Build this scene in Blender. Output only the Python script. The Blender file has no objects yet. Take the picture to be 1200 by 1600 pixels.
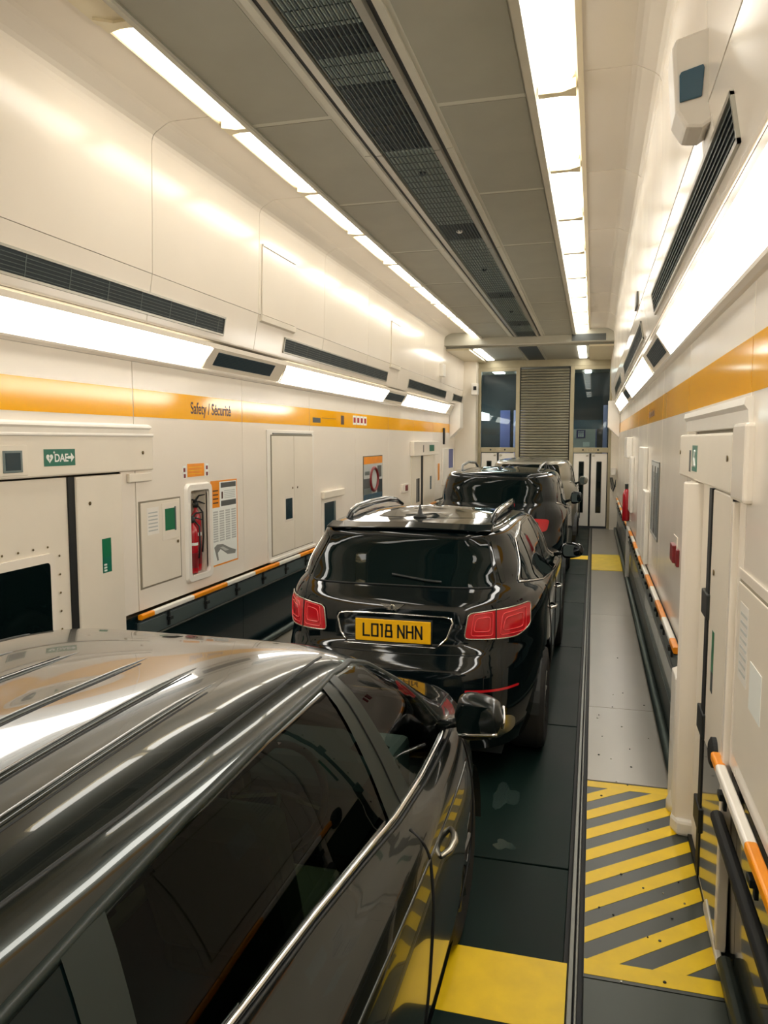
import bpy, math, random
import numpy as np
from mathutils import Vector, Matrix
from mathutils.bvhtree import BVHTree
from mathutils.geometry import delaunay_2d_cdt
random.seed(7)
SC = bpy.context.scene
COL = SC.collection
# ------------------------------------------------------------------ camera
TH, PH = math.radians(15.224), math.radians(5.332)
fw = Vector((-math.sin(TH)*math.cos(PH), math.cos(TH)*math.cos(PH), -math.sin(PH)))
rt = Vector((math.cos(TH), math.sin(TH), 0)); upv = rt.cross(fw)
cd = bpy.data.cameras.new('camera'); cam = bpy.data.objects.new('camera', cd); COL.objects.link(cam)
cd.lens = 27.0; cd.sensor_width = 36.0; cd.clip_start = 0.02; cd.clip_end = 200
cam.matrix_world = Matrix(((rt.x, upv.x, -fw.x, 0), (rt.y, upv.y, -fw.y, 0), (rt.z, upv.z, -fw.z, 2.3), (0, 0, 0, 1)))
SC.camera = cam
# ------------------------------------------------------------------ world, exposure, lamp strengths
w = bpy.data.worlds.new('world'); SC.world = w; w.use_nodes = True
w.node_tree.nodes['Background'].inputs[0].default_value = (0.02, 0.03, 0.035, 1)
w.node_tree.nodes['Background'].inputs[1].default_value = 0.3
SC.view_settings.view_transform = 'Standard'; SC.view_settings.look = 'None'
SC.view_settings.gamma = 1.0; SC.view_settings.use_curve_mapping = False
SC.view_settings.exposure = 0.95
E_CEIL, E_WALL = 4.2, 7.0
# ------------------------------------------------------------------ materials
def lin(c):
    if isinstance(c, str):
        c = [int(c[i:i+2], 16)/255 for i in (0, 2, 4)]
        c = [x/12.92 if x <= .04045 else ((x+.055)/1.055)**2.4 for x in c]
    return (c[0], c[1], c[2], 1)
def mat(name, col, rough=.5, metal=0., coat=0., noise=0., nscale=6., bump=0., emit=0., rvar=0., stretch=(1,1,1), spec=.5):
    m = bpy.data.materials.new(name); m.use_nodes = True; nt = m.node_tree; b = nt.nodes['Principled BSDF']
    c = lin(col); b.inputs['Base Color'].default_value = c
    b.inputs['Roughness'].default_value = rough; b.inputs['Metallic'].default_value = metal
    b.inputs['Coat Weight'].default_value = coat; b.inputs['Coat Roughness'].default_value = .03
    b.inputs['Specular IOR Level'].default_value = spec
    if emit:
        b.inputs['Emission Color'].default_value = c; b.inputs['Emission Strength'].default_value = emit
    if noise or bump or rvar:
        tc = nt.nodes.new('ShaderNodeTexCoord'); mp = nt.nodes.new('ShaderNodeMapping'); mp.inputs['Scale'].default_value = stretch
        n = nt.nodes.new('ShaderNodeTexNoise'); n.inputs['Scale'].default_value = nscale; n.inputs['Detail'].default_value = 6
        nt.links.new(tc.outputs['Object'], mp.inputs[0]); nt.links.new(mp.outputs[0], n.inputs['Vector'])
        if noise:
            r = nt.nodes.new('ShaderNodeValToRGB')
            r.color_ramp.elements[0].position = .3; r.color_ramp.elements[1].position = .7
            r.color_ramp.elements[0].color = (c[0]*(1-noise), c[1]*(1-noise), c[2]*(1-noise), 1)
            r.color_ramp.elements[1].color = (min(1, c[0]*(1+noise)), min(1, c[1]*(1+noise)), min(1, c[2]*(1+noise)), 1)
            nt.links.new(n.outputs['Fac'], r.inputs[0]); nt.links.new(r.outputs[0], b.inputs['Base Color'])
        if rvar:
            mr = nt.nodes.new('ShaderNodeMapRange'); mr.inputs['To Min'].default_value = max(0, rough-rvar); mr.inputs['To Max'].default_value = rough+rvar
            nt.links.new(n.outputs['Fac'], mr.inputs[0]); nt.links.new(mr.outputs[0], b.inputs['Roughness'])
        if bump:
            bp = nt.nodes.new('ShaderNodeBump'); bp.inputs['Strength'].default_value = bump; bp.inputs['Distance'].default_value = .02
            nt.links.new(n.outputs['Fac'], bp.inputs['Height']); nt.links.new(bp.outputs[0], b.inputs['Normal'])
    return m
def glassmat(name, tint, ior=1.33):
    m = bpy.data.materials.new(name); m.use_nodes = True; nt = m.node_tree; nt.nodes.clear()
    o = nt.nodes.new('ShaderNodeOutputMaterial'); mx = nt.nodes.new('ShaderNodeMixShader'); fr = nt.nodes.new('ShaderNodeFresnel')
    t = nt.nodes.new('ShaderNodeBsdfTransparent'); g = nt.nodes.new('ShaderNodeBsdfGlossy'); g.inputs['Roughness'].default_value = .01
    fr.inputs['IOR'].default_value = ior; t.inputs[0].default_value = lin(tint)
    nt.links.new(fr.outputs[0], mx.inputs[0]); nt.links.new(t.outputs[0], mx.inputs[1]); nt.links.new(g.outputs[0], mx.inputs[2]); nt.links.new(mx.outputs[0], o.inputs[0])
    return m
def treadmat(name, col):
    m = mat(name, col, .35, .2, noise=.1, nscale=9); nt = m.node_tree; b = nt.nodes['Principled BSDF']
    tc = nt.nodes.new('ShaderNodeTexCoord'); wv = nt.nodes.new('ShaderNodeTexWave'); wv.bands_direction = 'Y'; wv.inputs['Scale'].default_value = 9
    bp = nt.nodes.new('ShaderNodeBump'); bp.inputs['Strength'].default_value = .8
    nt.links.new(tc.outputs['Object'], wv.inputs[0]); nt.links.new(wv.outputs[1], bp.inputs['Height']); nt.links.new(bp.outputs[0], b.inputs['Normal'])
    return m
K = {}
K['cream'] = mat('cream_panel', 'EFE6D8', .17, spec=.3, noise=.015, nscale=1.3, rvar=.04, bump=.012)
K['cream2'] = mat('cream_soffit', 'E4D8B8', .3, noise=.03, nscale=1.2, bump=.01)
K['cream3'] = mat('cream_door', 'EAE1D0', .32, noise=.03, nscale=2)
K['white'] = mat('white_trim', 'EFEAE0', .3, noise=.02)
K['gap'] = mat('joint_shadow', '8A8270', .8)  # colour of the wall backing that shows in the joints
K['black'] = mat('black_rubber', '0A0E0E', .6)
K['orange'] = mat('orange_vinyl', 'FFB400', .10, spec=.35, noise=.03, nscale=2)
K['amber'] = mat('amber_paint', 'F39400', .35, noise=.08, nscale=8)
K['ceil'] = mat('ceiling_grey', '8B897B', .55, noise=.05, nscale=2.5, bump=.03)
K['ceilb'] = mat('ceiling_strip', 'AEAB9C', .5, noise=.03)
K['alu'] = mat('aluminium', 'A9A79C', .35, .8, noise=.05)
K['alud'] = mat('dark_aluminium', '6B6C66', .35, .7, noise=.05)
K['slat'] = mat('vent_slat', '55605E', .4, .5)
K['slat2'] = mat('baffle_grey', 'AEBBB6', .5)
K['darkgrille'] = mat('dark_grille', '15262C', .6)
K['blue'] = mat('blue_black_duct', '12222C', .5)
K['lampc'] = mat('ceiling_lamp_diffuser', (1, .96, .88), .4, emit=E_CEIL)
K['lampw'] = mat('wall_lamp_diffuser', (1, .965, .89), .4, emit=E_WALL)
K['lampf'] = mat('far_lamp_diffuser', (1, .96, .88), .4, emit=6)
K['road'] = mat('road_plate', '10211D', .5, .0, spec=.12, noise=.3, nscale=3, bump=.05, rvar=.12, stretch=(1, .5, 1))
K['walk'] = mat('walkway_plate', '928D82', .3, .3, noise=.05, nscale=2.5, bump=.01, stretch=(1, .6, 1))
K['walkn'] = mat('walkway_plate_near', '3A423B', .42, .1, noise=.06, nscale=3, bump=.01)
K['hazy'] = mat('hazard_yellow', 'F9CF00', .45, noise=.08, nscale=7, rvar=.08)
K['hazd'] = mat('hazard_dark', '3C413A', .38, noise=.12, nscale=7, rvar=.08)
K['yfar'] = treadmat('yellow_tread', 'E8C820')
K['lower'] = mat('lower_wall_dark', '12252A', .2, .1, coat=.2, noise=.08, nscale=2)
K['lowr'] = mat('lower_wall_bronze', '3A3C32', .12, .4, coat=.5, noise=.06, nscale=2)
K['ledge'] = mat('blue_grey_ledge', '6E7C7C', .3, .4)
K['pipe'] = mat('kick_pipe', '4A5450', .35, .5, noise=.1)
K['steel'] = mat('steel', 'B5B2A6', .25, .9)
K['chrome'] = mat('chrome', 'E8E8E8', .06, 1.)
K['green'] = mat('sign_green', '0E6B55', .35)
K['signw'] = mat('sign_white', 'EDF0EA', .4)
K['ink'] = mat('print_ink', '4A2A14', .5)
K['grey'] = mat('print_grey', '7E807C', .6)
K['lgrey'] = mat('print_light_grey', 'B9BCB8', .6)
K['dgrey'] = mat('print_dark_grey', '4C504E', .6)
K['red'] = mat('extinguisher_red', 'B01824', .25, coat=.4)
K['darkred'] = mat('dark_red_plastic', '7A1A1E', .4)
K['key'] = mat('lock_brass', '6A5A3A', .3, .8)
K['greenled'] = mat('green_panel', '0B6E4A', .3)
K['bluew'] = mat('blue_window', '2E5468', .25)
K['dwin'] = mat('dark_panel_window', '1A343C', .25)
K['boxg'] = mat('grey_cream_box', 'E4DED4', .4, noise=.02)
K['shutter'] = mat('shutter_slat', '8F8B78', .38, .55, noise=.08, nscale=4)
K['gold'] = mat('door_frame_metal', 'A39A80', .35, .6, noise=.06)
K['violet'] = mat('violet_board', '5B64A0', .5)
K['lilac'] = mat('lilac_board', 'A9AEE0', .5)
K['purple'] = mat('purple_sign', '35286A', .4)
K['paint1'] = mat('dark_grey_metallic', (.016, .021, .019), .2, .7, coat=.7)
K['paint2'] = mat('black_paint', (.002, .005, .006), .06, .0, coat=0, spec=.55)
K['paint3'] = mat('blue_black_paint', (.003, .007, .009), .07, .0, coat=0, spec=.55)
K['paint4'] = mat('silver_paint', '8F8C80', .3, .7, coat=1.)
K['priv'] = mat('privacy_glass', (.002, .006, .006), .03, spec=.25)
K['glass'] = glassmat('tinted_side_glass', (.70, .80, .74), 1.25)
K['dglass'] = glassmat('dark_side_glass', (.07, .11, .10), 1.22)
K['wglass'] = glassmat('clear_pane', (.75, .85, .86))
K['trimb'] = mat('gloss_black_trim', (.008, .011, .010), .22)
K['pill'] = mat('pillar_grey', (.012, .018, .015), .4, spec=.35)
K['plas'] = mat('black_plastic', (.012, .015, .015), .5)
K['tyre'] = mat('tyre_rubber', (.012, .012, .012), .75, bump=.1, nscale=30)
K['rim'] = mat('alloy_rim', '7C7F80', .25, .9)
K['tail'] = mat('red_lens', (.50, .012, .018), .12, coat=.6)
K['tail2'] = mat('red_lens_bright', (.80, .05, .06), .18, coat=.6)
K['plate'] = mat('plate_yellow', 'F2B604', .4)
K['seat'] = mat('seat_leather', 'A39C76', .5, bump=.05, nscale=60)
K['dash'] = mat('dash_grey', '3C4A4A', .6)
K['lining'] = mat('headlining', '5A645F', .8)
K['yellow'] = K['hazy']
# ------------------------------------------------------------------ mesh helpers
WL = {}
def tag(o, label=None, cat=None, group=None, kind=None):
    if label: o['label'] = label
    if cat: o['category'] = cat
    if group: o['group'] = group
    if kind: o['kind'] = kind
    return o
def empty(name, loc, label, cat, group=None, kind=None):
    o = bpy.data.objects.new(name, None); COL.objects.link(o); o.location = loc; o.empty_display_size = .1
    WL[o] = Vector(loc); return tag(o, label, cat, group, kind)
def mesh_obj(name, vs, fs, m, parent=None, smooth=False, bev=0, uvn=None):
    vs = np.array(vs, float).reshape(-1, 3)
    lo, hi = vs.min(0), vs.max(0); c = np.array([(lo[0]+hi[0])/2, (lo[1]+hi[1])/2, lo[2]])
    me = bpy.data.meshes.new(name); me.from_pydata((vs-c).tolist(), [], [list(map(int, f)) for f in fs]); me.validate(); me.update()
    me.materials.append(K[m] if isinstance(m, str) else m)
    if smooth: me.polygons.foreach_set('use_smooth', [True]*len(me.polygons))
    o = bpy.data.objects.new(name, me); COL.objects.link(o); WL[o] = Vector(c)
    if parent is not None: o.parent = parent; o.location = Vector(c)-WL[parent]
    else: o.location = c
    if bev:
        b = o.modifiers.new('bevel', 'BEVEL'); b.width = bev; b.segments = 2; b.limit_method = 'ANGLE'; b.angle_limit = math.radians(40)
    return o
class MB:
    def __init__(s): s.v = []; s.f = []
    def add(s, vs, fs):
        n = len(s.v); s.v += [tuple(map(float, p)) for p in vs]; s.f += [[n+i for i in f] for f in fs]; return s
    def box(s, x0, x1, y0, y1, z0, z1):
        x0, x1 = min(x0, x1), max(x0, x1); y0, y1 = min(y0, y1), max(y0, y1); z0, z1 = min(z0, z1), max(z0, z1)
        return s.add([(x0,y0,z0),(x1,y0,z0),(x1,y1,z0),(x0,y1,z0),(x0,y0,z1),(x1,y0,z1),(x1,y1,z1),(x0,y1,z1)],
                     [(0,3,2,1),(4,5,6,7),(0,1,5,4),(1,2,6,5),(2,3,7,6),(3,0,4,7)])
    def prism(s, poly, axis, a, b):
        """poly: 2D polygon in the other two axes (kept in order xyz), extruded a..b along axis"""
        def P(p, t):
            return {'x': (t, p[0], p[1]), 'y': (p[0], t, p[1]), 'z': (p[0], p[1], t)}[axis]
        n = len(poly); vs = [P(p, a) for p in poly]+[P(p, b) for p in poly]
        ar = sum(poly[i][0]*poly[(i+1) % n][1]-poly[(i+1) % n][0]*poly[i][1] for i in range(n))
        fs = [list(range(n))[::-1], list(range(n, 2*n))]+[(i, (i+1) % n, n+(i+1) % n, n+i) for i in range(n)]
        flip = (ar < 0) ^ (b < a) ^ (axis == 'y')
        if flip: fs = [list(f)[::-1] for f in fs]
        return s.add(vs, fs)
    def sheet(s, prof, y0, y1, th=0.):
        """open profile (x,z) extruded along y"""
        n = len(prof); vs = [(p[0], y0, p[1]) for p in prof]+[(p[0], y1, p[1]) for p in prof]
        return s.add(vs, [(i, i+1, n+i+1, n+i) for i in range(n-1)])
    def tube(s, pts, r, n=8, closed=False):
        P = [Vector(p) for p in pts]; m = len(P); rings = []; up = None
        for i, p in enumerate(P):
            if closed: t = P[(i+1) % m]-P[i-1]
            else: t = P[min(i+1, m-1)]-P[max(i-1, 0)]
            if t.length < 1e-9: t = Vector((0, 1, 0))
            t.normalize()
            if up is None:
                up = Vector((0, 0, 1)) if abs(t.z) < .9 else Vector((1, 0, 0))
            u = (up-t*up.dot(t)).normalized(); up = u; v = t.cross(u)
            rr = r[i] if isinstance(r, (list, tuple)) else r
            rings.append([p+(u*math.cos(2*math.pi*k/n)+v*math.sin(2*math.pi*k/n))*rr for k in range(n)])
        vs = [q for rg in rings for q in rg]; fs = []
        for i in range(m if closed else m-1):
            j = (i+1) % m
            for k in range(n): fs.append((i*n+k, i*n+(k+1) % n, j*n+(k+1) % n, j*n+k))
        if not closed: fs += [list(range(n))[::-1], [(m-1)*n+k for k in range(n)]]
        return s.add(vs, fs)
    def lathe(s, prof, c, axis='z', n=24):
        """prof: list of (radius, height) about axis through c"""
        vs = []
        for r, h in prof:
            for k in range(n):
                a = 2*math.pi*k/n; p = (r*math.cos(a), r*math.sin(a), h)
                if axis == 'x': p = (p[2], p[0], p[1])
                if axis == 'y': p = (p[1], p[2], p[0])
                vs.append((p[0]+c[0], p[1]+c[1], p[2]+c[2]))
        m = len(prof); fs = [(i*n+k, i*n+(k+1) % n, (i+1)*n+(k+1) % n, (i+1)*n+k) for i in range(m-1) for k in range(n)]
        fs += [list(range(n))[::-1], [(m-1)*n+k for k in range(n)]]
        return s.add(vs, fs)
    def build(s, name, m, parent=None, smooth=False, bev=0): return mesh_obj(name, s.v, s.f, m, parent, smooth, bev)
def box(name, m, x0, x1, y0, y1, z0, z1, parent=None, bev=0): return MB().box(x0, x1, y0, y1, z0, z1).build(name, m, parent, bev=bev)
def dup(root, loc, label=None):
    def cp(o, par):
        c = o.copy(); COL.objects.link(c); c.parent = par
        for ch in list(o.children): cp(ch, c)
        return c
    r = cp(root, None); r.location = loc
    if label: r['label'] = label
    return r
def text(body, size, m, org, xd, up, parent, name='lettering', bold=0., ext=.0008, align='LEFT', xs=1.):
    cu = bpy.data.curves.new('txt', 'FONT'); cu.body = body; cu.size = size; cu.extrude = ext; cu.offset = bold; cu.align_x = align
    t = bpy.data.objects.new('txt', cu); COL.objects.link(t); dg = bpy.context.evaluated_depsgraph_get()
    me = bpy.data.meshes.new_from_object(t.evaluated_get(dg)); bpy.data.objects.remove(t)
    xd = Vector(xd).normalized(); up = Vector(up).normalized(); nd = xd.cross(up)
    vs = [Vector(org)+xd*(v.co.x*xs)+up*v.co.y+nd*v.co.z for v in me.vertices]; fs = [list(p.vertices) for p in me.polygons]
    bpy.data.meshes.remove(me)
    return mesh_obj(name, [tuple(v) for v in vs], fs, m, parent)
def rrect(x0, x1, y0, y1, r, n=5):
    pts = []
    for cx, cy, a in ((x1-r, y1-r, 0), (x0+r, y1-r, 90), (x0+r, y0+r, 180), (x1-r, y0+r, 270)):
        for k in range(n+1):
            t = math.radians(a+90*k/n); pts.append((cx+r*math.cos(t), cy+r*math.sin(t)))
    return pts
# ------------------------------------------------------------------ the wagon shell
XC = -1.485; WW = 2.085
Y0, Y1 = -3.0, 17.5
def X(sd, wd): return XC+sd*wd
def WB(mb, sd, y0, y1, z0, z1, d0, d1):          # box against a side wall: depth d measured inwards from the panel face
    return mb.box(X(sd, WW-d0), X(sd, WW-d1), y0, y1, z0, z1)
def wbox(name, m, sd, y0, y1, z0, z1, d0, d1, parent=None, bev=0): return WB(MB(), sd, y0, y1, z0, z1, d0, d1).build(name, m, parent, bev=bev)
def wdir(sd): return (0, -sd, 0)                 # reading direction on a side wall
YS = [-2.6, -.6, 1.4, 3.36, 5.46, 7.44, 9.43, 11.42, 13.41, 15.4, 17.4, 19.4, 20.75]
# floor
fl = box('floor', 'black', -3.75, .72, Y0, 24, -.2, -.03); tag(fl, kind='structure')
ry = [-3, -.5, 1.9, 4.06, 6.2, 8.66, 11.1, 13.5, 15.9, 18.4, 20.75]
for a, b in zip(ry[:-1], ry[1:]):
    for xa, xb in ((-.045, -1.48), (-1.49, -2.9)):
        box('road_plate', 'road', xa-.03, xb, a+.008, b-.008, -.03, 0, fl, .004)
wy = [-3, .9, 3.12]
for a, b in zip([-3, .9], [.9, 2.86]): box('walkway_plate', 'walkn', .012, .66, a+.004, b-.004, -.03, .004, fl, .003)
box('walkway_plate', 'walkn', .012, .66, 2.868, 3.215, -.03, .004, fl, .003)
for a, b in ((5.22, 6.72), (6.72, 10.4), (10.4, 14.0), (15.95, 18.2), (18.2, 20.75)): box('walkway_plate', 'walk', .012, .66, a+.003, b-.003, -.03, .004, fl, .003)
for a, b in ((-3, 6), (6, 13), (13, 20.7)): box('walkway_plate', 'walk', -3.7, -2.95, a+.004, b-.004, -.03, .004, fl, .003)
box('tread_plate', 'yfar', .012, .6, 14.0, 15.94, -.03, .012, fl, .003)
MB().box(-.052, -.03, Y0, 20.7, -.02, .012).box(-.024, -.012, Y0, 20.7, -.02, .02).build('kerb_rail', 'alud', fl, bev=.003)
# hazard mat: dark plate with yellow diagonal bars and border
box('hazard_plate', 'hazd', .012, .64, 3.22, 5.2, -.03, .004, fl)
def clip(poly, f):
    out = []
    for i in range(len(poly)):
        a, b = poly[i], poly[(i+1) % len(poly)]; fa, fb = f(a), f(b)
        if fa >= 0: out.append(a)
        if (fa >= 0) != (fb >= 0):
            t = fa/(fa-fb); out.append((a[0]+(b[0]-a[0])*t, a[1]+(b[1]-a[1])*t))
    return out
HX0, HX1, HY0, HY1 = .014, .62, 3.24, 5.2
MB().box(HX0, HX1, HY0, HY0+.10, .004, .0055).build('border_stripe', 'hazy', fl)
MB().box(HX0, HX1, HY1-.09, HY1, .004, .0055).build('border_stripe', 'hazy', fl)
sl = .86
per = .238
for k in range(-3, 8):
    yb = 3.45+k*per
    p = [(HX0, yb), (HX1, yb+sl*(HX1-HX0)), (HX1, yb+sl*(HX1-HX0)+.118), (HX0, yb+.118)]
    p = clip(p, lambda q: q[1]-(HY0+.1)); 
    if len(p) > 2: p = clip(p, lambda q: (HY1-.09)-q[1])
    if len(p) > 2: MB().prism(p, 'z', .004, .0055).build('hazard_stripe', 'hazy', fl)
box('yellow_box_marking', 'hazy', -.62, -.058, 2.87, 3.29, 0, .0015, fl)
box('yellow_line_marking', 'hazy', -2.7, -.058, 15.25, 15.75, 0, .0015, fl)
# litter on the floor
for i in range(30):
    x = random.uniform(.05, .5); y = random.uniform(3.2, 9); r = random.uniform(.004, .009)
    o = MB().lathe([(r, 0), (r*.8, .004)], (x, y, .0056 if y < 5.2 else .0045), n=7).build('gravel_crumb', random.choice(['black', 'steel', 'dgrey']))
    tag(o, 'tiny crumb of grit lying on the walkway beside the kerb rail', 'debris', 'grit crumbs on the walkway')
def puddle(x, y, rx, ry_, nm, lab):
    n = 26; pts = []
    for k in range(n):
        a = 2*math.pi*k/n; q = 1+.25*math.sin(3*a+x*9)+.15*math.sin(5*a+y)
        pts.append((x+rx*q*math.cos(a), y+ry_*q*math.sin(a)))
    o = MB().prism(pts, 'z', 0, .0012).build(nm, mat('water', (.03, .05, .045), .04, spec=.9)); tag(o, lab, 'puddle')
puddle(-.50, 4.83, .085, .16, 'puddle', 'small wet puddle on the dark road plates, larger one further from the yellow box')
puddle(-.44, 4.22, .06, .05, 'puddle', 'small wet puddle on the road just beyond the plate joint, nearer the yellow box')
# side walls
UP = [(1.876, 3.5965), (1.865, 4.0), (1.853, 4.56), (1.848, 4.60), (1.835, 4.632), (1.81, 4.655), (1.73, 4.700), (1.70, 4.713), (1.665, 4.718), (1.33, 4.718)]
for sd, nm in ((1, 'wall_right'), (-1, 'wall_left')):
    bk = MB(); pr = [(X(sd, a), b) for a, b in [(2.27, 0), (2.27, 2.3), (2.10, 2.32), (2.10, 3.0), (2.09, 3.16), (1.96, 3.22), (1.95, 3.58), (1.895, 3.60), (1.875, 4.6), (1.72, 4.74), (1.25, 4.745)]]
    out = [(X(sd, 1.25), 4.80), (X(sd, 2.33), 4.80), (X(sd, 2.33), 0)]
    bk.prism(pr+out, 'y', Y0, 20.8); wl = bk.build(nm, 'gap'); tag(wl, kind='structure')
    def sheet(name, m, prof, a, b, bev=0, th=.012):
        pp = [(X(sd, q[0]), q[1]) for q in prof]; oo = [(X(sd, q[0]+th), q[1]+(th if q[0] < 1.84 else 0)) for q in prof][::-1]
        return MB().prism(pp+oo, 'y', a, b).build(name, m, wl, bev=bev)
    for i in range(len(YS)-1):
        a, b = YS[i]+.004, YS[i+1]-.004
        sheet('upper_wall_panel', 'cream', UP, a, b, .002)
        sheet('frieze_panel', 'cream', [(1.945, 3.225), (1.94, 3.24), (1.878, 3.5935)], a, b, .002)
        door = (b > 3.5 and a < 5.4)
        z0 = .9
        if sd == -1 and i == 4: pass
        if door:                                     # the bay with the passage door: only the part above and beside it
            sheet('lower_wall_panel', 'cream', [(WW, 2.36), (WW, 2.93)], a, b, .003)
            if sd == -1: sheet('lower_wall_panel', 'cream', [(WW, .9), (WW, 2.36)], 5.262, b, .003) if b > 5 else None
            else:
                sheet('lower_wall_panel', 'cream', [(WW, .9), (WW, 2.36)], 5.06, b, .003)
                sheet('lower_wall_panel', 'cream', [(WW, .9), (WW, 2.36)], a, 3.50, .003) if a < 3.5 else None
        elif sd == -1 and i == 4:                    # bay with the extinguisher niche: one panel around the opening
            mb = MB()
            for ya, yb, za, zb in ((a, 6.285, z0, 2.93), (6.645, b, z0, 2.93), (6.285, 6.645, z0, 1.05), (6.285, 6.645, 1.84, 2.93)): WB(mb, sd, ya, yb, za, zb, -.012, 0)
            mb.build('lower_wall_panel', 'cream', wl)
        else:
            sheet('lower_wall_panel', 'cream', [(WW, z0), (WW, 2.93)], a, b, .003)
        q = wbox('orange_band', 'orange', sd, a+.001, b-.001, 2.49, 2.712, 0, .0015, wl)
        sheet('lower_dark_panel', 'lower' if sd == -1 or i > 5 else 'lowr', [(2.115, .02), (2.10, .86)], a, b)
    # lamp cove: lip rail, fascia and cover plates between the lamps
    MB().prism([(X(sd, p), q) for p, q in [(2.09, 2.925), (2.065, 2.928), (2.045, 2.945), (2.040, 2.960), (2.05, 2.973), (2.09, 2.975)]], 'y', Y0, 19.4).build('lamp_lip', 'cream', wl, smooth=False)
    MB().prism([(X(sd, p), q) for p, q in [(1.975, 3.155), (1.948, 3.157), (1.946, 3.20), (1.96, 3.205)]], 'y', Y0, 19.4).build('fascia_trim', 'cream', wl)
    # long lower skirting, ledge
    box('skirting_ledge', 'ledge', X(sd, 2.105), X(sd, 2.075), 5.45, 19.6, .67, .80, wl, .004)
    box('skirting_lip', 'alud', X(sd, 2.10), X(sd, 2.06), 5.45, 19.6, .655, .668, wl, .003)
wlL = bpy.data.objects['wall_left']; wlR = bpy.data.objects['wall_right']
# wall lamps
LAMPS = [(-3.1, 2.0), (2.05, 6.5), (8.42, 12.9), (14.36, 18.75)]  # first entry unseen: added to brighten the near walls and car
def incl(sd, t, off=0.):                                    # point on the inclined lamp plane, t 0 (bottom)..1 (top)
    wv = 2.062+(1.95-2.062)*t; z = 2.975+(3.155-2.975)*t
    n = (-.85, -.53)
    return (X(sd, wv+n[0]*off), z+n[1]*off)
nthl = ['behind the viewer', 'nearest, above the passage door', 'second, beyond the first dark grille', 'far one near the tunnel end']
for sd, side in ((-1, 'left'), (1, 'right')):
    for i, (a, b) in enumerate(LAMPS):
        e = empty('wall_lamp', (X(sd, 2.02), (a+b)/2, 2.975), 'long white wall lamp on the %s wall, %s' % (side, nthl[i]), 'lamp', 'long lamps in the wall coves')
        p0, p1, q0, q1 = incl(sd, .0, .0), incl(sd, 1, .0), incl(sd, 1, -.012), incl(sd, 0, -.012)
        mb = MB(); k = -.05
        v = [(p0[0], a, p0[1]), (p0[0], b, p0[1]), (p1[0], b+.06, p1[1]), (p1[0], a-.06 if i > 1 else a, p1[1])]
        u = [(q0[0], v[3][1], q0[1])]; w_ = [(q1[0], a, q1[1]), (q1[0], b, q1[1]), (q0[0], b+.06, q0[1]), (q0[0], v[3][1], q0[1])]
        fs = [(0,1,2,3), (7,6,5,4), (0,4,5,1), (1,5,6,2), (2,6,7,3), (3,7,4,0)]
        if sd < 0: fs = [f[::-1] for f in fs]
        mb.add(v+w_, fs).build('diffuser', 'lampw', e)
        for yy in (a-.02 if i > 1 else a+.005, b+.02):
            c0, c1 = incl(sd, 0, .004), incl(sd, 1, .004); mb = MB()
            mb.tube([(c0[0], yy-(.0), c0[1]), (c1[0], yy+(.06 if yy > b else -.06 if i > 1 else 0), c1[1])], .008, 6).build('end_bead', 'cream', e)
    for i, (a, b) in enumerate([(6.57, 8.36), (12.96, 14.30), (18.8, 19.4)]):
        n0, n1, n2, n3 = incl(sd, 0), incl(sd, 1), incl(sd, 1, -.02), incl(sd, 0, -.02)
        MB().prism([n0, n1, n2, n3], 'y', a, b).build('cove_cover', 'cream3', wlL if sd < 0 else wlR)
        if i < 2:
            g0, g1, g2, g3 = incl(sd, .22, .004), incl(sd, .86, .004), incl(sd, .86, -.004), incl(sd, .22, -.004)
            ya, yb = ((6.72, 8.06), (13.0, 14.2))[i]
            e = empty('air_grille', (X(sd, 2.0), (ya+yb)/2, 3.0), 'dark blue-grey air grille between lamps on the %s wall, %s' % (side, ('nearer one', 'farther one')[i]), 'grille', 'dark air grilles between wall lamps')
            MB().prism([g0, g1, g2, g3], 'y', ya, yb).build('mesh_plate', 'darkgrille', e)
            mb = MB()
            for q in range(9):
                t = .25+.6*q/8; c = incl(sd, t, .006); mb.tube([(c[0], ya+.01, c[1]), (c[0], yb-.01, c[1])], .002, 4)
            mb.build('grille_wires', 'bluew', e); tag(e.children[-1], kind='stuff')
# high vents
for sd, side in ((-1, 'left'), (1, 'right')):
    vlist = [(2.95, 6.72), (8.2, 12.66), (14.24, 18.0), (19.0, 20.3)]
    if sd > 0: vlist = [(2.88, 6.5), (8.0, 12.5), (14.0, 17.6)]
    for i, (a, b) in enumerate(vlist):
        e = empty('wall_vent', (X(sd, 1.91), (a+b)/2, 3.29), 'long louvred vent high on the %s wall above the lamps, %s' % (side, ['nearest', 'second', 'third', 'last, beside the end frame'][i]), 'vent', 'louvred vents high on the walls')
        def pl(z, off): return (X(sd, 1.9405-(z-3.24)*.1754-off), z)
        MB().prism([pl(3.285, .001), pl(3.44, .001), pl(3.44, .003), pl(3.285, .003)], 'y', a, b).build('duct_back', 'darkgrille', e)
        for z in (3.283, 3.438): MB().prism([pl(z, .0), pl(z+.016, 0), pl(z+.016, .014), pl(z, .014)], 'y', a-.016, b+.016).build('frame_rail', 'alu', e)
        for y in (a-.016, b): MB().prism([pl(3.283, 0), pl(3.45, 0), pl(3.45, .014), pl(3.283, .014)], 'y', y, y+.016).build('frame_end', 'alu', e)
        for q in range(5):
            z = 3.314+q*.025; MB().prism([pl(z, .002), pl(z+.004, .002), pl(z+.001, .012), pl(z-.003, .012)], 'y', a, b).build('vent_slat', 'slat', e)
        if sd < 0:
            yy = a+.3
            while yy < b: MB().prism([pl(3.30, .002), pl(3.438, .002), pl(3.438, .006), pl(3.30, .006)], 'y', yy, yy+.008).build('slat_brace', 'slat', e); yy += .42
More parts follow.
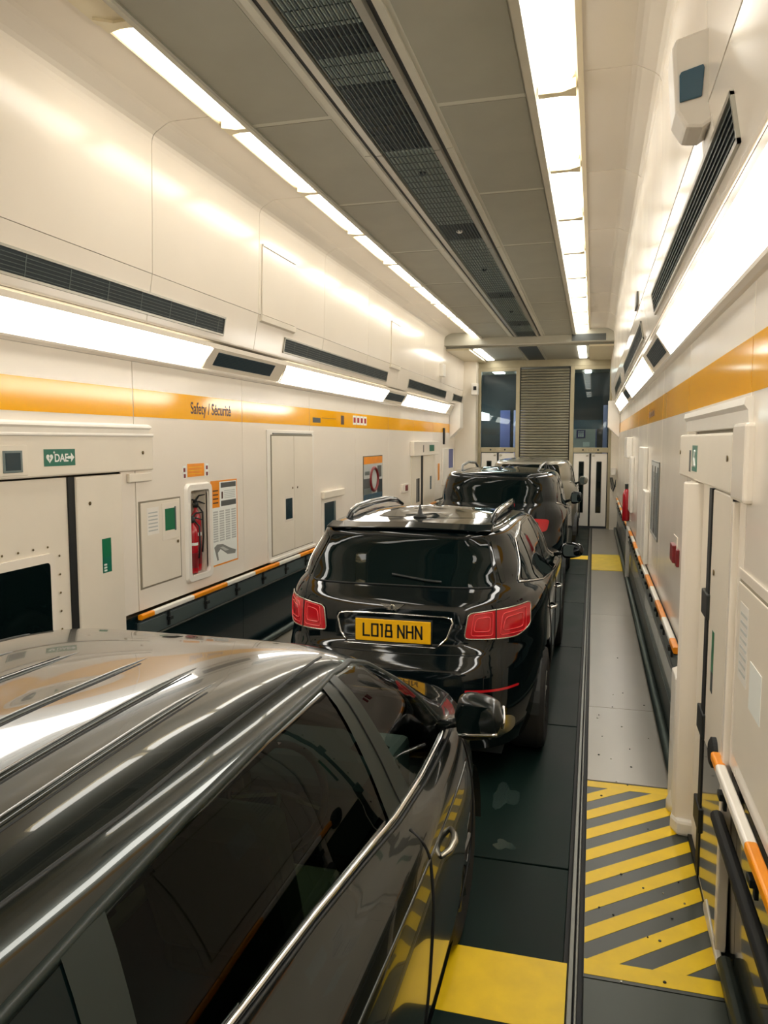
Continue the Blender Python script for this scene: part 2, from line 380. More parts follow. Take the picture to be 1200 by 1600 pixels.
# raised hatches on upper wall
for sd, a, b, lab in ((-1, 7.5, 8.42, 'slim raised hatch on the upper left wall between two panel joints, nearer one'), (-1, 12.76, 13.4, 'slim raised hatch on the upper left wall, farther one'),):
    e = empty('access_hatch', (X(sd, 1.87), (a+b)/2, 3.52), lab, 'hatch')
    MB().prism([(X(sd, 1.872), 3.60), (X(sd, 1.857), 4.30), (X(sd, 1.845), 4.30), (X(sd, 1.858), 3.60)], 'y', a, b-.02).build('hatch_leaf', 'cream', e, bev=.003)
    MB().prism([(X(sd, 1.895), 3.52), (X(sd, 1.872), 3.60), (X(sd, 1.85), 3.59), (X(sd, 1.86), 3.535)], 'y', a-.02, b).build('bottom_shelf', 'cream3', e, bev=.003)
    MB().box(X(sd, 1.858), X(sd, 1.835), a, b-.02, 4.29, 4.31).build('top_edge', 'white', e)
# ceiling
cl = box('ceiling', 'ceilb', X(-1, 1.05), X(1, 1.05), Y0, 17.6, 4.60, 4.80); tag(cl, kind='structure')
for sd in (-1, 1):
    MB().prism([(X(sd, 1.05), 4.80), (X(sd, 1.05), 4.59), (X(sd, 1.00), 4.578), (X(sd, 1.00), 4.60), (X(sd, 1.03), 4.62), (X(sd, 1.03), 4.80)], 'y', Y0, 17.6).build('edge_lip', 'ceilb', cl)
    for i in range(len(YS)-1):
        a, b = YS[i]-.03, YS[i+1]-.03
        box('ceiling_panel', 'ceil', X(sd, .395), X(sd, .985), a+.03, b-.03, 4.5965, 4.60, cl, .002)
    # lamp trough above the lip
    MB().prism([(X(sd, 1.05), 4.745), (X(sd, 1.36), 4.745), (X(sd, 1.36), 4.716), (X(sd, 1.325), 4.690), (X(sd, 1.315), 4.695), (X(sd, 1.315), 4.735), (X(sd, 1.05), 4.735)], 'y', Y0, 17.6).build('lamp_trough', 'cream2', cl)
    box('soffit_filler', 'cream2', X(sd, 1.052), X(sd, 1.325), 2.2, 4.06, 4.672, 4.70, cl)
    MB().box(X(sd, .300), X(sd, .275), Y0, 17.6, 4.595, 4.61).build('dark_channel', 'black', cl)
def lampun(sd, y):
    pass
LE = [4.12+1.555*k for k in range(9)]+[-2.5, -.93, .64]  # last three are unseen, added for light from behind the viewer
lampnames = ['first', 'second', 'third', 'fourth', 'fifth', 'sixth', 'seventh', 'eighth', 'last', 'rearmost', 'second rearmost', 'overhead']
for sd, side in ((-1, 'left'), (1, 'right')):
    for i, y in enumerate(LE):
        b = y+1.43; xa, xb = (1.062, 1.30) if sd > 0 else (1.062, 1.285)
        e = empty('ceiling_lamp', (X(sd, 1.17), (y+b)/2, 4.66), ('%s bright ceiling lamp from the viewer in the %s-hand row' % (lampnames[i].capitalize(), side)) if i < 9 else '%s ceiling lamp behind or above the viewer, %s-hand row' % (lampnames[i].capitalize(), side), 'lamp', 'ceiling lamps in two rows')
        P = [(X(sd, xa), y), (X(sd, xa+.10), y), (X(sd, xb), y+.11), (X(sd, xb), b-.11), (X(sd, xa+.10), b), (X(sd, xa), b)]
        Q = [(X(sd, xa), y+.02), (X(sd, xa+.09), y+.025), (X(sd, xb-.02), y+.12), (X(sd, xb-.02), b-.12), (X(sd, xa+.09), b-.025), (X(sd, xa), b-.02)]
        mb = MB(); n = 6; vs = [(p[0], p[1], 4.70) for p in P]+[(p[0], p[1], 4.668) for p in Q]
        fs = [list(range(6, 12)), list(range(5, -1, -1))]+[(k, (k+1) % 6, 6+(k+1) % 6, 6+k) for k in range(6)]
        mb.add(vs, fs).build('diffuser', 'lampc', e)
        MB().prism([(p[0], p[1]) for p in [(X(sd, xa-.005), y-.09), (X(sd, xb-.08), y-.09), (X(sd, xb+.012), y-.15), (X(sd, xb+.012), y+.0), (X(sd, xb-.08), y-.025), (X(sd, xa-.005), y-.015)]], 'z', 4.655, 4.72).build('end_cap', 'cream2', e)
# central air slot: three-metre grille modules
GS = [-.2, 3.0, 6.18, 9.4, 12.6, 15.8]
for i in range(len(GS)-1):
    a, b = GS[i]+.008, (GS[i+1] if i < 4 else 17.5)-.008
    e = empty('ceiling_grille', (XC, (a+b)/2, 4.58), 'slatted metal grille along the middle of the ceiling, %s' % ['above and behind the viewer', 'nearest in view', 'second in view', 'third in view', 'farthest, by the end beam'][i], 'grille', 'grilles of the ceiling slot')
    for s in (-1, 1):
        MB().prism([(XC+s*.268, 4.60), (XC+s*.262, 4.575), (XC+s*.212, 4.575), (XC+s*.205, 4.60)], 'y', a, b).build('frame_rail', 'alu', e)
        MB().prism([(XC+s*.36, 4.600), (XC+s*.36, 4.585), (XC+s*.31, 4.58), (XC+s*.302, 4.600)], 'y', a, b).build('border_strip', 'ceilb', e)
    for q in range(12):
        x = XC-.18+q*.36/11; box('grille_bar', 'slat', x-.0025, x+.0025, a, b, 4.575, 4.592, e)
    mb = MB(); yy = a+.1
    while yy < b: mb.box(XC-.2, XC+.2, yy, yy+.006, 4.592, 4.596); yy += .16
    mb.build('cross_wires', 'slat', e)
    # plenum above: blue-black duct with paler baffle plates
    for (c, d, m) in ((a, a+.05, 'alud'),): pass
box('plenum', 'blue', XC-.2, XC+.2, Y0, 17.5, 4.5998, 4.6006, cl)
for a, b in ((3.9, 4.28), (4.62, 4.98), (6.15, 8.35), (9.0, 12.3), (12.8, 15.3), (15.9, 16.8)):
    box('baffle_plate', 'slat2', XC-.195, XC+.195, a, b, 4.598, 4.5995, cl)
for y in (6.71, 8.62, 10.6, 12.55, 14.1, 15.7):
    o = MB().lathe([(.02, 4.572), (.035, 4.585), (.035, 4.599)], (XC+.0, y, 0), n=16).build('smoke_sensor', 'darkgrille' if y != 8.62 else 'white', None, smooth=False)
    tag(o, 'small round sensor in the ceiling grille, %s' % {6.71: 'dark and nearest', 8.62: 'white one', 10.6: 'dark, third along', 12.55: 'dark, fourth along', 14.1: 'dark, fifth along', 15.7: 'dark, farthest'}[y], 'sensor', 'sensors in the ceiling grille')
# beam at the wagon end and lower ceiling beyond
bm = MB().box(X(-1, 2.0), X(1, 2.0), 17.5, 17.75, 4.44, 4.8).build('end_beam', 'ceilb'); tag(bm, kind='structure')
box('beam_shadow_panel', 'dgrey', -.52, .20, 17.49, 17.5, 4.455, 4.60, bm)  # dark grey step face at the right of the beam
c2 = box('ceiling_far', 'ceil', X(-1, 2.2), X(1, 2.2), 17.75, 20.8, 4.40, 4.6); tag(c2, kind='structure')
for s in (-1, 1):
    box('soffit_strip', 'cream2', X(s, 1.33), X(s, 2.1), 17.76, 20.8, 4.36, 4.40, c2)
    box('slot_rail', 'alu', XC+s*.26, XC+s*.21, 17.76, 20.7, 4.385, 4.40, c2)
    for y in (17.95, 19.25):
        o = box('vestibule_lamp', 'lampf', X(s, 1.08), X(s, 1.26), y, y+1.15, 4.375, 4.40, None, .01)
        tag(o, '%s ceiling lamp beyond the end beam, %s side of the far lobby' % ('Nearer' if y < 18 else 'Farther', 'left' if s < 0 else 'right'), 'lamp', 'lamps of the far lobby')
box('slot_dark', 'blue', XC-.2, XC+.2, 17.76, 20.7, 4.396, 4.40, c2)
wb_ = box('wall_back', 'cream3', -3.8, .8, -3.2, -3.0, -.2, 4.8); tag(wb_, kind='structure')
# ------------------------------------------------------------------ far end: shutter, glazed side frames, doors
FY = 20.8
for nm_, a_ in (('wall_far_left', (-3.6, -3.02, FY-.5, FY+.1, 0, 4.4)), ('wall_far_right', (.43, .75, FY-.25, FY+.1, 0, 4.4))): tag(box(nm_, 'cream3', *a_), kind='structure')
fe = box('wall_far_head', 'gold', -3.02, .43, FY-.05, FY+.1, 4.22, 4.40); tag(fe, kind='structure')
tr4 = empty('trim_4', (-2.47, FY, 0), None, None, kind='structure'); tr5 = empty('trim_5', (-.1, FY, 0), None, None, kind='structure')
for xa, xb in ((-3.02, -2.94), (-2.02, -1.92), (-.62, -.52), (.36, .43)):
    box('frame_post', 'gold', xa, xb, FY-.09, FY+.06, 0, 4.22, tr4 if xa < -1.5 else tr5, .008)
for xa, xb in ((-2.94, -2.02), (-.52, .36)):
    box('frame_head', 'gold', xa, xb, FY-.08, FY+.05, 4.12, 4.22, tr4 if xa < -1.5 else tr5, .006)
    box('transom', 'gold', xa, xb, FY-.09, FY+.05, 1.98, 2.11, tr4 if xa < -1.5 else tr5, .008)
for xa, xb in ((-3.06, -3.02), (-1.92, -1.90), (-.64, -.62)): box('frame_gasket', 'black', xa, xb, FY-.07, FY+.04, 0, 4.2, tr4 if xa < -1.5 else tr5)
for nm, xa, xb, lab in (('window_1', -2.94, -2.02, None), ('window_2', -.52, .36, None)):
    e = empty(nm, ((xa+xb)/2, FY, 2.11), None, None, kind='structure')
    box('pane', 'wglass', xa, xb, FY-.03, FY-.02, 2.11, 4.12, e)
    for q in (-.10, .10):
        MB().lathe([(.022, 0), (.02, .012)], ((xa+xb)/2+q*1.9, FY-.102, 2.05), 'y', 12).build('indicator', 'black', e)
        MB().lathe([(.01, 0), (.009, .01)], ((xa+xb)/2+q*.5, FY-.10, 2.05), 'y', 10).build('screw', 'steel', e)
for k, (xa, xb) in enumerate(((-2.94, -2.02), (-.52, .36))):
    m_ = (xa+xb)/2; d = empty('door_%d' % (k+4), (m_, FY, 0), None, None, kind='structure')
    for a, b in ((xa+.02, m_-.025), (m_+.025, xb-.02)):
        c_ = (a+b)/2
        box('door_leaf', 'white', a, b, FY-.05, FY-.01, .06, 1.96, d, .006)
        box('door_glass', 'priv', c_-.055, c_+.055, FY-.056, FY-.05, .42, 1.74, d, .004)
        MB().prism(rrect(c_-.07, c_+.07, .405, 1.755, .02), 'y', FY-.0535, FY-.05).build('glass_seal', 'alud', d)
    box('meeting_seal', 'black', m_-.025, m_+.025, FY-.045, FY-.02, .06, 1.96, d)
    for s in (-1, 1): box('door_latch', 'steel', m_+s*.08-.03, m_+s*.08+.03, FY-.07, FY-.05, 1.88, 1.93, d, .004)
sh = empty('roller_shutter', (-1.255, FY, 0), 'grey metal roller shutter of narrow horizontal slats closing the middle of the far wall', 'shutter')
z = 0.
while z < 4.14:
    MB().prism([(FY-.02, z), (FY-.05, z+.012), (FY-.055, z+.035), (FY-.045, z+.062), (FY-.02, z+.068), (FY, z+.068), (FY, z)], 'x', -1.895, -.65).build('slat', 'shutter', sh); z += .072
# what stands behind the glazed frames: next wagon with boards and a sign
nb = MB().box(-3.6, .8, 23.9, 24.0, 0, 4.8).build('wall_beyond', 'darkgrille'); tag(nb, kind='structure')
for a, b, m, lab in ((-2.75, -2.45, 'violet', 'blue-violet panel seen through the left far window, left strip'), (-2.35, -2.0, 'lilac', 'pale violet panel seen through the left far window, right strip')):
    tag(box('wall_panel_board', m, a, b, 23.5, 23.6, 0, 3.2, None, .01), lab, 'board')
tag(box('wall_panel_board', 'lilac', .24, .36, 22.9, 23.0, 0, 3.3, None, .01), 'pale lilac upright seen through the right far window', 'board')
wc = empty('toilet_cabin', (-.18, 23, 0), 'grey cabin with dark blue top and toilet sign behind the right far window', 'cabin')
box('cabin_wall', 'violet', -.62, .08, 22.9, 23.4, 0, 2.72, wc, .01); box('cabin_front', 'lgrey', -.62, .04, 22.88, 22.9, 0, 2.62, wc)
box('cabin_top', 'bluew', -.62, .2, 22.88, 23.4, 2.62, 2.88, wc)
ts = empty('toilet_sign', (-.35, 22.8, 2.35), 'small purple sign with white people pictograms on the cabin beyond the right far window', 'sign')
box('sign_plate', 'purple', -.49, -.24, 22.85, 22.875, 2.36, 2.6, ts)
for q in (-.42, -.365, -.31):
    MB().lathe([(.017, 0), (.017, .004)], (q, 22.843, 2.55), 'y', 10).build('pictogram_head', 'signw', ts)
    MB().prism([(q-.02, 2.40), (q+.02, 2.40), (q+.012, 2.525), (q-.012, 2.525)], 'y', 22.843, 22.85).build('pictogram_body', 'signw', ts)
tag(box('notice', 'signw', -.30, -.12, 22.86, 22.875, 2.12, 2.25), 'white notice below the purple toilet sign beyond the right far window', 'notice')
for k in range(3): tag(box('distant_lamp', 'lampf', -2.9, -2.6, 21.1+k*.8, 21.7+k*.8, 4.27, 4.299), '%s ceiling lamp in the next wagon, left far window' % ['nearest', 'middle', 'last'][k], 'lamp')  # row added to light the boards behind the left far window
cb_ = box('ceiling_beyond', 'ceil', -3.6, .8, 21.0, 24, 4.3, 4.5); tag(cb_, kind='structure')
for k in range(6):
    tag(box('distant_lamp', 'lampf', -.30, -.12, 21.1+k*.45, 21.4+k*.45, 4.27, 4.299), '%s of the small lamps in the next wagon, right far window' % ['nearest', 'second', 'third', 'fourth', 'fifth', 'last'][k], 'lamp', 'lamps of the next wagon')
for k in range(2): tag(box('distant_cove_lamp', 'lampf', -3.3, -3.1, 21.3+k*1.3, 22.3+k*1.3, 2.9, 3.1, fe), None)
# brackets by the end frame
for sd, lab in ((-1, 'white wedge-shaped housing at the end of the left lamp cove'), (1, 'white wedge-shaped housing at the end of the right lamp cove')):
    o = MB().prism([(X(sd, 2.08), 2.35), (X(sd, 1.80), 2.62), (X(sd, 1.80), 3.25), (X(sd, 2.08), 3.25)], 'y', 19.45, 19.9).build('cove_end_housing', 'white', None, bev=.01); tag(o, lab, 'housing')
o = empty('end_camera', (-2.98, 20.6, 3.3), 'small white box camera with dark square lens at top of left end frame', 'camera')
box('housing', 'white', -3.12, -2.95, 20.1, 20.3, 3.48, 3.78, o, .01); box('lens', 'black', -3.06, -2.98, 20.09, 20.1, 3.6, 3.7, o)
tag(box('wall_box', 'white', X(-1, 1.91), X(-1, 1.78), 17.0, 17.3, 3.72, 4.0, None, .01), 'white square box on upper left wall near the far end', 'box')
pc = MB()
for k in range(4): pc.tube([(.42+.02*k, 20.5, 1.35), (.45+.025*k, 20.35, 1.1), (.5, 20.3, 1.0), (.56, 20.4, 1.15+.05*k)], .009, 6)
tag(pc.build('cable_loops', 'plas', None, smooth=True), 'loops of dark cable hanging right of the far right door', 'cable')
tag(box('socket_box', 'boxg', .44, .56, 20.3, 20.5, 1.42, 1.6, None, .01), 'small grey junction box over the cable loops at the far right', 'box')
# ------------------------------------------------------------------ kick pipe and handrails
kp = MB().tube([(.575, 5.25, .05), (.575, 14, .05), (.575, 20.4, .05)], .038, 12).build('trim_1', 'pipe', smooth=True); tag(kp, kind='structure')
kp2 = MB().tube([(.60, -3, .05), (.60, 3.40, .05)], .035, 12).build('trim_2', 'pipe', smooth=True); tag(kp2, kind='structure')
MB().prism([(.60, 0), (.62, .0), (.64, .25), (.625, .25)], 'y', 5.2, 20.4).build('kick_plate', 'pipe', kp)
kl = MB().tube([(X(-1, 2.03), 3, .05), (X(-1, 2.03), 19.5, .05)], .038, 12).build('trim_3', 'pipe', smooth=True); tag(kl, kind='structure')
def handrail(sd, a, b, z, lab, first, n0=0):
    e = empty('handrail', (X(sd, 2.03), (a+b)/2, z-.2), lab, 'handrail')
    cuts = [a]+[first+.665*k for k in range(40) if a < first+.665*k < b]+[b]
    for i in range(len(cuts)-1):
        m = ('amber', 'white')[(i+n0) % 2]
        MB().prism([(X(sd, 2.05)+p, z+q) for p, q in rrect(-.022, .022, -.022, .022, .012, 3)], 'y', cuts[i], cuts[i+1]).build('orange_section' if m == 'amber' else 'white_section', m, e)
    y = a+.45
    while y < b:
        MB().box(X(sd, 2.06), X(sd, 2.075), y, y+.03, z-.17, z-.02).box(X(sd, 2.04), X(sd, 2.075), y-.015, y+.045, z-.12, z-.09).build('bracket', 'plas', e, bev=.003); y += .665
    MB().box(X(sd, 2.08), X(sd, 2.035), a, b, z-.03, z-.022).build('rubber_strip', 'black', e)
    return e
handrail(-1, 5.42, 17.9, .86, 'orange and white banded handrail along the left wall', 5.6)
handrail(1, 5.36, 12.9, .90, 'orange and white banded handrail along the right wall beyond the door', 5.62)
handrail(1, 13.3, 19.4, .90, 'distant banded handrail on the right wall near the far doors', 13.9)
e = handrail(1, -1.0, 3.62, .88, 'orange and white banded handrail nearest the viewer at lower right', 3.48-.665*6, 1)
MB().tube([(X(1, 2.045), -1.0, .66), (X(1, 2.045), 3.5, .66)], .028, 10).build('lower_pipe', 'black', e, smooth=True)
tag(box('rail_end_post', 'white', X(1, 2.09), X(1, 2.03), 13.0, 13.12, .0, 1.0, None, .01), 'slim white post between the two right-hand handrails', 'post')
# ------------------------------------------------------------------ left wall: passage door (door_1)
def keyhole(sd, y, z, d, par):
    MB().lathe([(.014, 0), (.014, .004), (.007, .006)], (X(sd, WW-d)-(.004 if sd > 0 else -.0), y, z), 'x', 12).build('lock', 'key', par)
d1 = empty('door_1', (X(-1, WW), 4.6, 0), None, None, kind='structure')
sd = -1
WB(MB(), sd, 2.9, 5.69, 2.055, 2.345, -.02, .03).build('head_box', 'cream3', d1, bev=.012)
WB(MB(), sd, 2.9, 5.68, 2.33, 2.352, 0, .045).build('head_ledge', 'white', d1, bev=.006)
MB().prism([(X(sd, WW), 2.43), (X(sd, WW-.035), 2.415), (X(sd, WW-.04), 2.40), (X(sd, WW-.015), 2.385), (X(sd, WW-.01), 2.352), (X(sd, WW), 2.352)], 'y', 2.9, 5.66).build('head_moulding', 'white', d1)
wbox('door_leaf', 'cream3', sd, 2.9, 4.63, .02, 2.04, -.03, -.01, d1)
wbox('door_gasket', 'black', sd, 4.63, 4.70, .02, 2.04, -.03, .003, d1)
wbox('pocket_panel', 'cream3', sd, 4.70, 5.255, .02, 2.04, -.02, .02, d1, .012)
wbox('jamb_strip', 'black', sd, 5.255, 5.265, .02, 2.04, -.02, .0, d1)
MB().prism([(y, z) for y, z in rrect(3.2, 4.46, .80, 1.53, .05)], 'x', X(sd, WW+.01), X(sd, WW-.006)).build('window_frame', 'cream', d1)
MB().prism([(y, z) for y, z in rrect(3.25, 4.41, .85, 1.47, .03)], 'x', X(sd, WW+.01), X(sd, WW-.008)).build('door_glass', 'priv', d1)
mb = MB()
for k in range(6):
    mb.lathe([(.009, 0), (.005, .005)], (X(sd, WW+.0), 4.515, 1.50-.13*k), 'x', 8); mb.lathe([(.009, 0), (.005, .005)], (X(sd, WW+.0), 4.40-.14*k, 1.575), 'x', 8)
mb.build('rivets', 'key', d1)
keyhole(sd, 4.84, 1.84, .022, d1); keyhole(sd, 5.53, 2.20, .032, d1)
wbox('closer_plate', 'cream3', sd, 5.34, 5.66, 1.965, 2.035, 0, .03, d1, .006)
o = empty('indicator_panel', (X(sd, WW-.08), 4.0, 2.1), 'small dark window in a raised cream plate on the left door head, at photo edge', 'indicator')
wbox('raised_plate', 'cream3', sd, 3.6, 4.20, 2.075, 2.27, .03, .037, o, .01); wbox('bezel', 'ledge', sd, 3.98, 4.15, 2.095, 2.235, .037, .042, o, .004); wbox('dark_window', 'dwin', sd, 4.0, 4.13, 2.11, 2.22, .042, .044, o)
sg = empty('defibrillator_sign', (X(sd, WW-.08), 4.52, 2.13), 'green sign with white heart, DAE and arrow on the left door head', 'sign')
XS = X(sd, WW-.0305)
box('sign_plate', 'green', XS, XS+.002, 4.36, 4.68, 2.125, 2.24, sg)
hx = [(math.sin(t)**3*.034, (13*math.cos(t)-5*math.cos(2*t)-2*math.cos(3*t)-math.cos(4*t))/17*.036) for t in np.linspace(0, 2*math.pi, 28)[:-1]]
MB().prism([(4.415+a, 2.18+b) for a, b in hx], 'x', XS+.002, XS+.003).build('heart_symbol', 'signw', sg)
MB().prism([(4.418, 2.20), (4.404, 2.178), (4.414, 2.178), (4.408, 2.158), (4.426, 2.184), (4.415, 2.184)], 'x', XS+.003, XS+.0036).build('lightning_symbol', 'green', sg)
MB().box(XS+.002, XS+.003, 4.452, 4.47, 2.215, 2.221).box(XS+.002, XS+.003, 4.458, 4.464, 2.209, 2.227).build('cross_symbol', 'signw', sg)
text('DAE', .075, 'signw', (XS+.002, 4.462, 2.155), (0, 1, 0), (0, 0, 1), sg, bold=.0018)
MB().prism([(4.60, 2.172), (4.635, 2.172), (4.635, 2.15), (4.67, 2.182), (4.635, 2.214), (4.635, 2.192), (4.60, 2.192)], 'x', XS+.002, XS+.003).build('arrow_symbol', 'signw', sg)
gl = empty('door_release_label', (X(sd, WW-.022), 5.02, 1.30), 'narrow green door release label on the left door pocket panel', 'label')
wbox('green_plate', 'greenled', sd, 4.97, 5.08, 1.42, 1.56, .0205, .0225, gl); wbox('dark_lower_plate', 'green', sd, 4.97, 5.08, 1.30, 1.42, .0205, .0222, gl)
for k in range(3): wbox('print_row', 'signw', sd, 4.985, 5.02, 1.31+.022*k, 1.324+.022*k, .022, .023, gl)
# flush cabinet with green window
cb = empty('defibrillator_cabinet', (X(sd, WW), 5.82, 1.08), 'flush cream cabinet door with green window and lock, left of the extinguisher niche', 'cabinet')
wbox('cabinet_frame', 'gap', sd, 5.49, 6.15, 1.07, 1.80, -.001, .0015, cb); wbox('cabinet_leaf', 'cream3', sd, 5.515, 6.13, 1.085, 1.785, 0, .008, cb, .004)
wbox('window_surround', 'cream', sd, 5.83, 6.10, 1.44, 1.76, .008, .011, cb, .004); wbox('green_window', 'greenled', sd, 5.875, 6.03, 1.52, 1.71, .011, .013, cb)
wbox('window_rim', 'ledge', sd, 6.03, 6.05, 1.51, 1.72, .011, .016, cb)
wbox('notice_paper', 'white', sd, 5.60, 5.78, 1.51, 1.74, .008, .009, cb)
for k in range(6): wbox('print_row', 'lgrey', sd, 5.62, 5.76, 1.54+k*.03, 1.55+k*.03, .009, .0095, cb)
keyhole(sd, 6.08, 1.405, .01, cb)
# extinguisher niche
nc = empty('extinguisher_niche', (X(sd, WW), 6.46, .99), 'recessed niche with thick white rounded frame holding the extinguishers on the left wall', 'niche')
fr_o = rrect(6.22, 6.71, .985, 1.905, .06, 5); fr_i = rrect(6.285, 6.645, 1.05, 1.84, .035, 5)
mb = MB(); n = len(fr_o); xx0, xx1 = X(sd, WW), X(sd, WW-.03)
vs = [(xx0, *p) for p in fr_o]+[(xx1, (p[0]*.8+q[0]*.2), (p[1]*.8+q[1]*.2)) for p, q in zip(fr_o, fr_i)]+[(xx1, *q) for q in fr_i]+[(X(sd, WW+.01), *q) for q in fr_i]
mb.add(vs, [((j*n+i), (j*n+(i+1) % n), ((j+1)*n+(i+1) % n), ((j+1)*n+i)) for j in range(3) for i in range(n)])
mb.build('niche_frame', 'white', nc, smooth=False)
# niche body: drawn as a shallow box proud of the wall backing
mb = MB()
for a_ in ((6.275, 6.655, 1.04, 1.85, -.152, -.140), (6.275, 6.285, 1.04, 1.85, -.14, 0), (6.645, 6.655, 1.04, 1.85, -.14, 0), (6.285, 6.645, 1.04, 1.05, -.14, 0), (6.285, 6.645, 1.84, 1.85, -.14, 0)): WB(mb, sd, *a_)
mb.build('niche_box', 'cream3', nc)
for k, (y, z, s, lab) in enumerate(((6.435, 1.055, .88, 'front red fire extinguisher with white band in the niche, the shorter one'), (6.585, 1.055, 1.12, 'taller red fire extinguisher standing behind in the niche'))):
    ex = empty('fire_extinguisher', (X(sd, WW+.045+.045*k), y, z), lab, 'extinguisher', 'extinguishers in the niche')
    cx = X(sd, WW+.045+.045*k); r = .05
    MB().lathe([(r*.9, z), (r, z+.02), (r, z+.43*s), (r*.8, z+.48*s), (r*.35, z+.52*s), (r*.3, z+.56*s)], (cx, y, 0), n=24).build('cylinder', 'red', ex, smooth=True)
    MB().lathe([(r+.001, z+.30*s), (r+.001, z+.33*s)], (cx, y, 0), n=24).build('white_band', 'signw', ex)
    MB().lathe([(r+.0012, z+.06*s), (r+.0012, z+.22*s)], (cx, y, 0), n=24).build('instruction_label', 'darkred', ex)
    MB().lathe([(.025, z+.54*s), (.03, z+.57*s), (.02, z+.60*s)], (cx, y, 0), n=12).build('valve', 'plas', ex, smooth=True)
    MB().tube([(cx, y-.06, z+.61*s), (cx, y, z+.60*s), (cx+.02, y+.03, z+.64*s), (cx+.07, y+.06, z+.65*s)], [.008, .012, .009, .005], 8).build('carry_handle', 'plas', ex, smooth=True)
    MB().tube([(cx, y-.02, z+.58*s), (cx+.02, y+.03, z+.59*s), (cx+.07, y+.06, z+.57*s)], [.01, .009, .005], 8).build('squeeze_lever', 'plas', ex, smooth=True)
    MB().tube([(cx, y+.02, z+.57*s), (cx+.05, y+.045, z+.5*s), (cx+.062, y+.03, z+.3*s), (cx+.06, y+.01, z+.16*s)], .008, 8).build('hose', 'plas', ex, smooth=True)
so = empty('extinguisher_sign', (X(sd, WW), 6.45, 1.96), 'small orange notice with red pictograms at its corners above the niche', 'sign')
wbox('orange_plate', 'amber', sd, 6.29, 6.60, 1.965, 2.085, 0, .002, so)
for k, (y, z) in enumerate(((6.235, 2.035), (6.655, 2.045), (6.24, 1.98), (6.655, 1.985))):
    wbox('pictogram', 'signw', sd, y-.03, y+.03, z-.025, z+.035, 0, .0015, so); wbox('pictogram_mark', 'darkred', sd, y-.018, y+.018, z-.02, z+.015, .0015, .002, so)
for k in range(3): wbox('print_row', 'hazy', sd, 6.31, 6.56, 1.99+.03*k, 1.994+.03*k, .002, .0025, so)
# safety poster
po = empty('safety_poster', (X(sd, WW), 7.0, 1.07), 'tall orange-edged instruction poster with grey drawing right of the niche', 'poster')
wbox('poster_sheet', 'amber', sd, 6.72, 7.29, 1.06, 1.905, 0, .002, po); wbox('white_sheet', 'signw', sd, 6.735, 7.275, 1.075, 1.89, .002, .0025, po)
wbox('orange_block', 'amber', sd, 6.735, 6.90, 1.64, 1.89, .0025, .003, po)
for k in range(4): wbox('title_row', 'ink', sd, 6.76, 6.87, 1.68+.04*k, 1.693+.04*k, .003, .0035, po)
wbox('dark_header', 'dgrey', sd, 6.93, 7.26, 1.83, 1.88, .0025, .003, po); wbox('dark_band', 'dgrey', sd, 6.93, 7.26, 1.645, 1.70, .0025, .003, po)
wbox('phone_pictogram', 'ink', sd, 6.94, 6.975, 1.72, 1.79, .0025, .003, po)
mb = MB()
for k in range(5): WB(mb, sd, 7.0, 7.24, 1.72+.018*k, 1.727+.018*k, .0025, .003)
for c in range(4):
    for k in range(13): WB(mb, sd, 6.76+.13*c, 6.76+.13*c+.1, 1.30+.024*k, 1.316+.024*k, .0025, .003)
tag(mb.build('fine_print', 'lgrey', po), kind='stuff')
MB().prism([(6.77, 1.25), (6.83, 1.11), (6.86, 1.115), (6.84, 1.19), (6.9, 1.22), (7.05, 1.15), (7.22, 1.135), (7.24, 1.17), (7.1, 1.21), (6.95, 1.265), (6.83, 1.275)], 'x', X(sd, WW-.0025), X(sd, WW-.003)).build('train_drawing', 'grey', po)
MB().prism([(6.85, 1.235), (6.95, 1.24), (7.08, 1.19), (7.0, 1.19), (6.9, 1.235)], 'x', X(sd, WW-.003), X(sd, WW-.0035)).build('drawing_highlight', 'lgrey', po)
# wall lettering on the band
bl = empty('band_lettering', (X(sd, WW-.002), 6.8, 2.53), 'dark lettering Safety / Sécurité on the left orange band', 'lettering')
text('Safety / Sécurité', .15, 'ink', (X(sd, WW-.0016), 6.37, 2.545), (0, 1, 0), (0, 0, 1), bl, bold=.002, xs=.83)
bl = empty('band_pictograms', (X(sd, WW-.002), 10.4, 2.53), 'row of small safety pictograms on the left orange band farther along', 'sign')
wbox('vehicle_pictogram', 'dgrey', sd, 9.55, 9.85, 2.535, 2.60, .0015, .0022, bl, 0); wbox('person_pictogram', 'ink', sd, 10.72, 10.86, 2.53, 2.66, .0015, .0022, bl)
for k in range(4): wbox('prohibition_pictogram', 'signw', sd, 11.3+.19*k, 11.47+.19*k, 2.54, 2.68, .0015, .0022, bl); wbox('pictogram_mark', 'red', sd, 11.33+.19*k, 11.44+.19*k, 2.57, 2.65, .0022, .0026, bl)
wbox('caption_rule', 'ink', sd, 9.9, 10.5, 2.6, 2.606, .0015, .0022, bl)
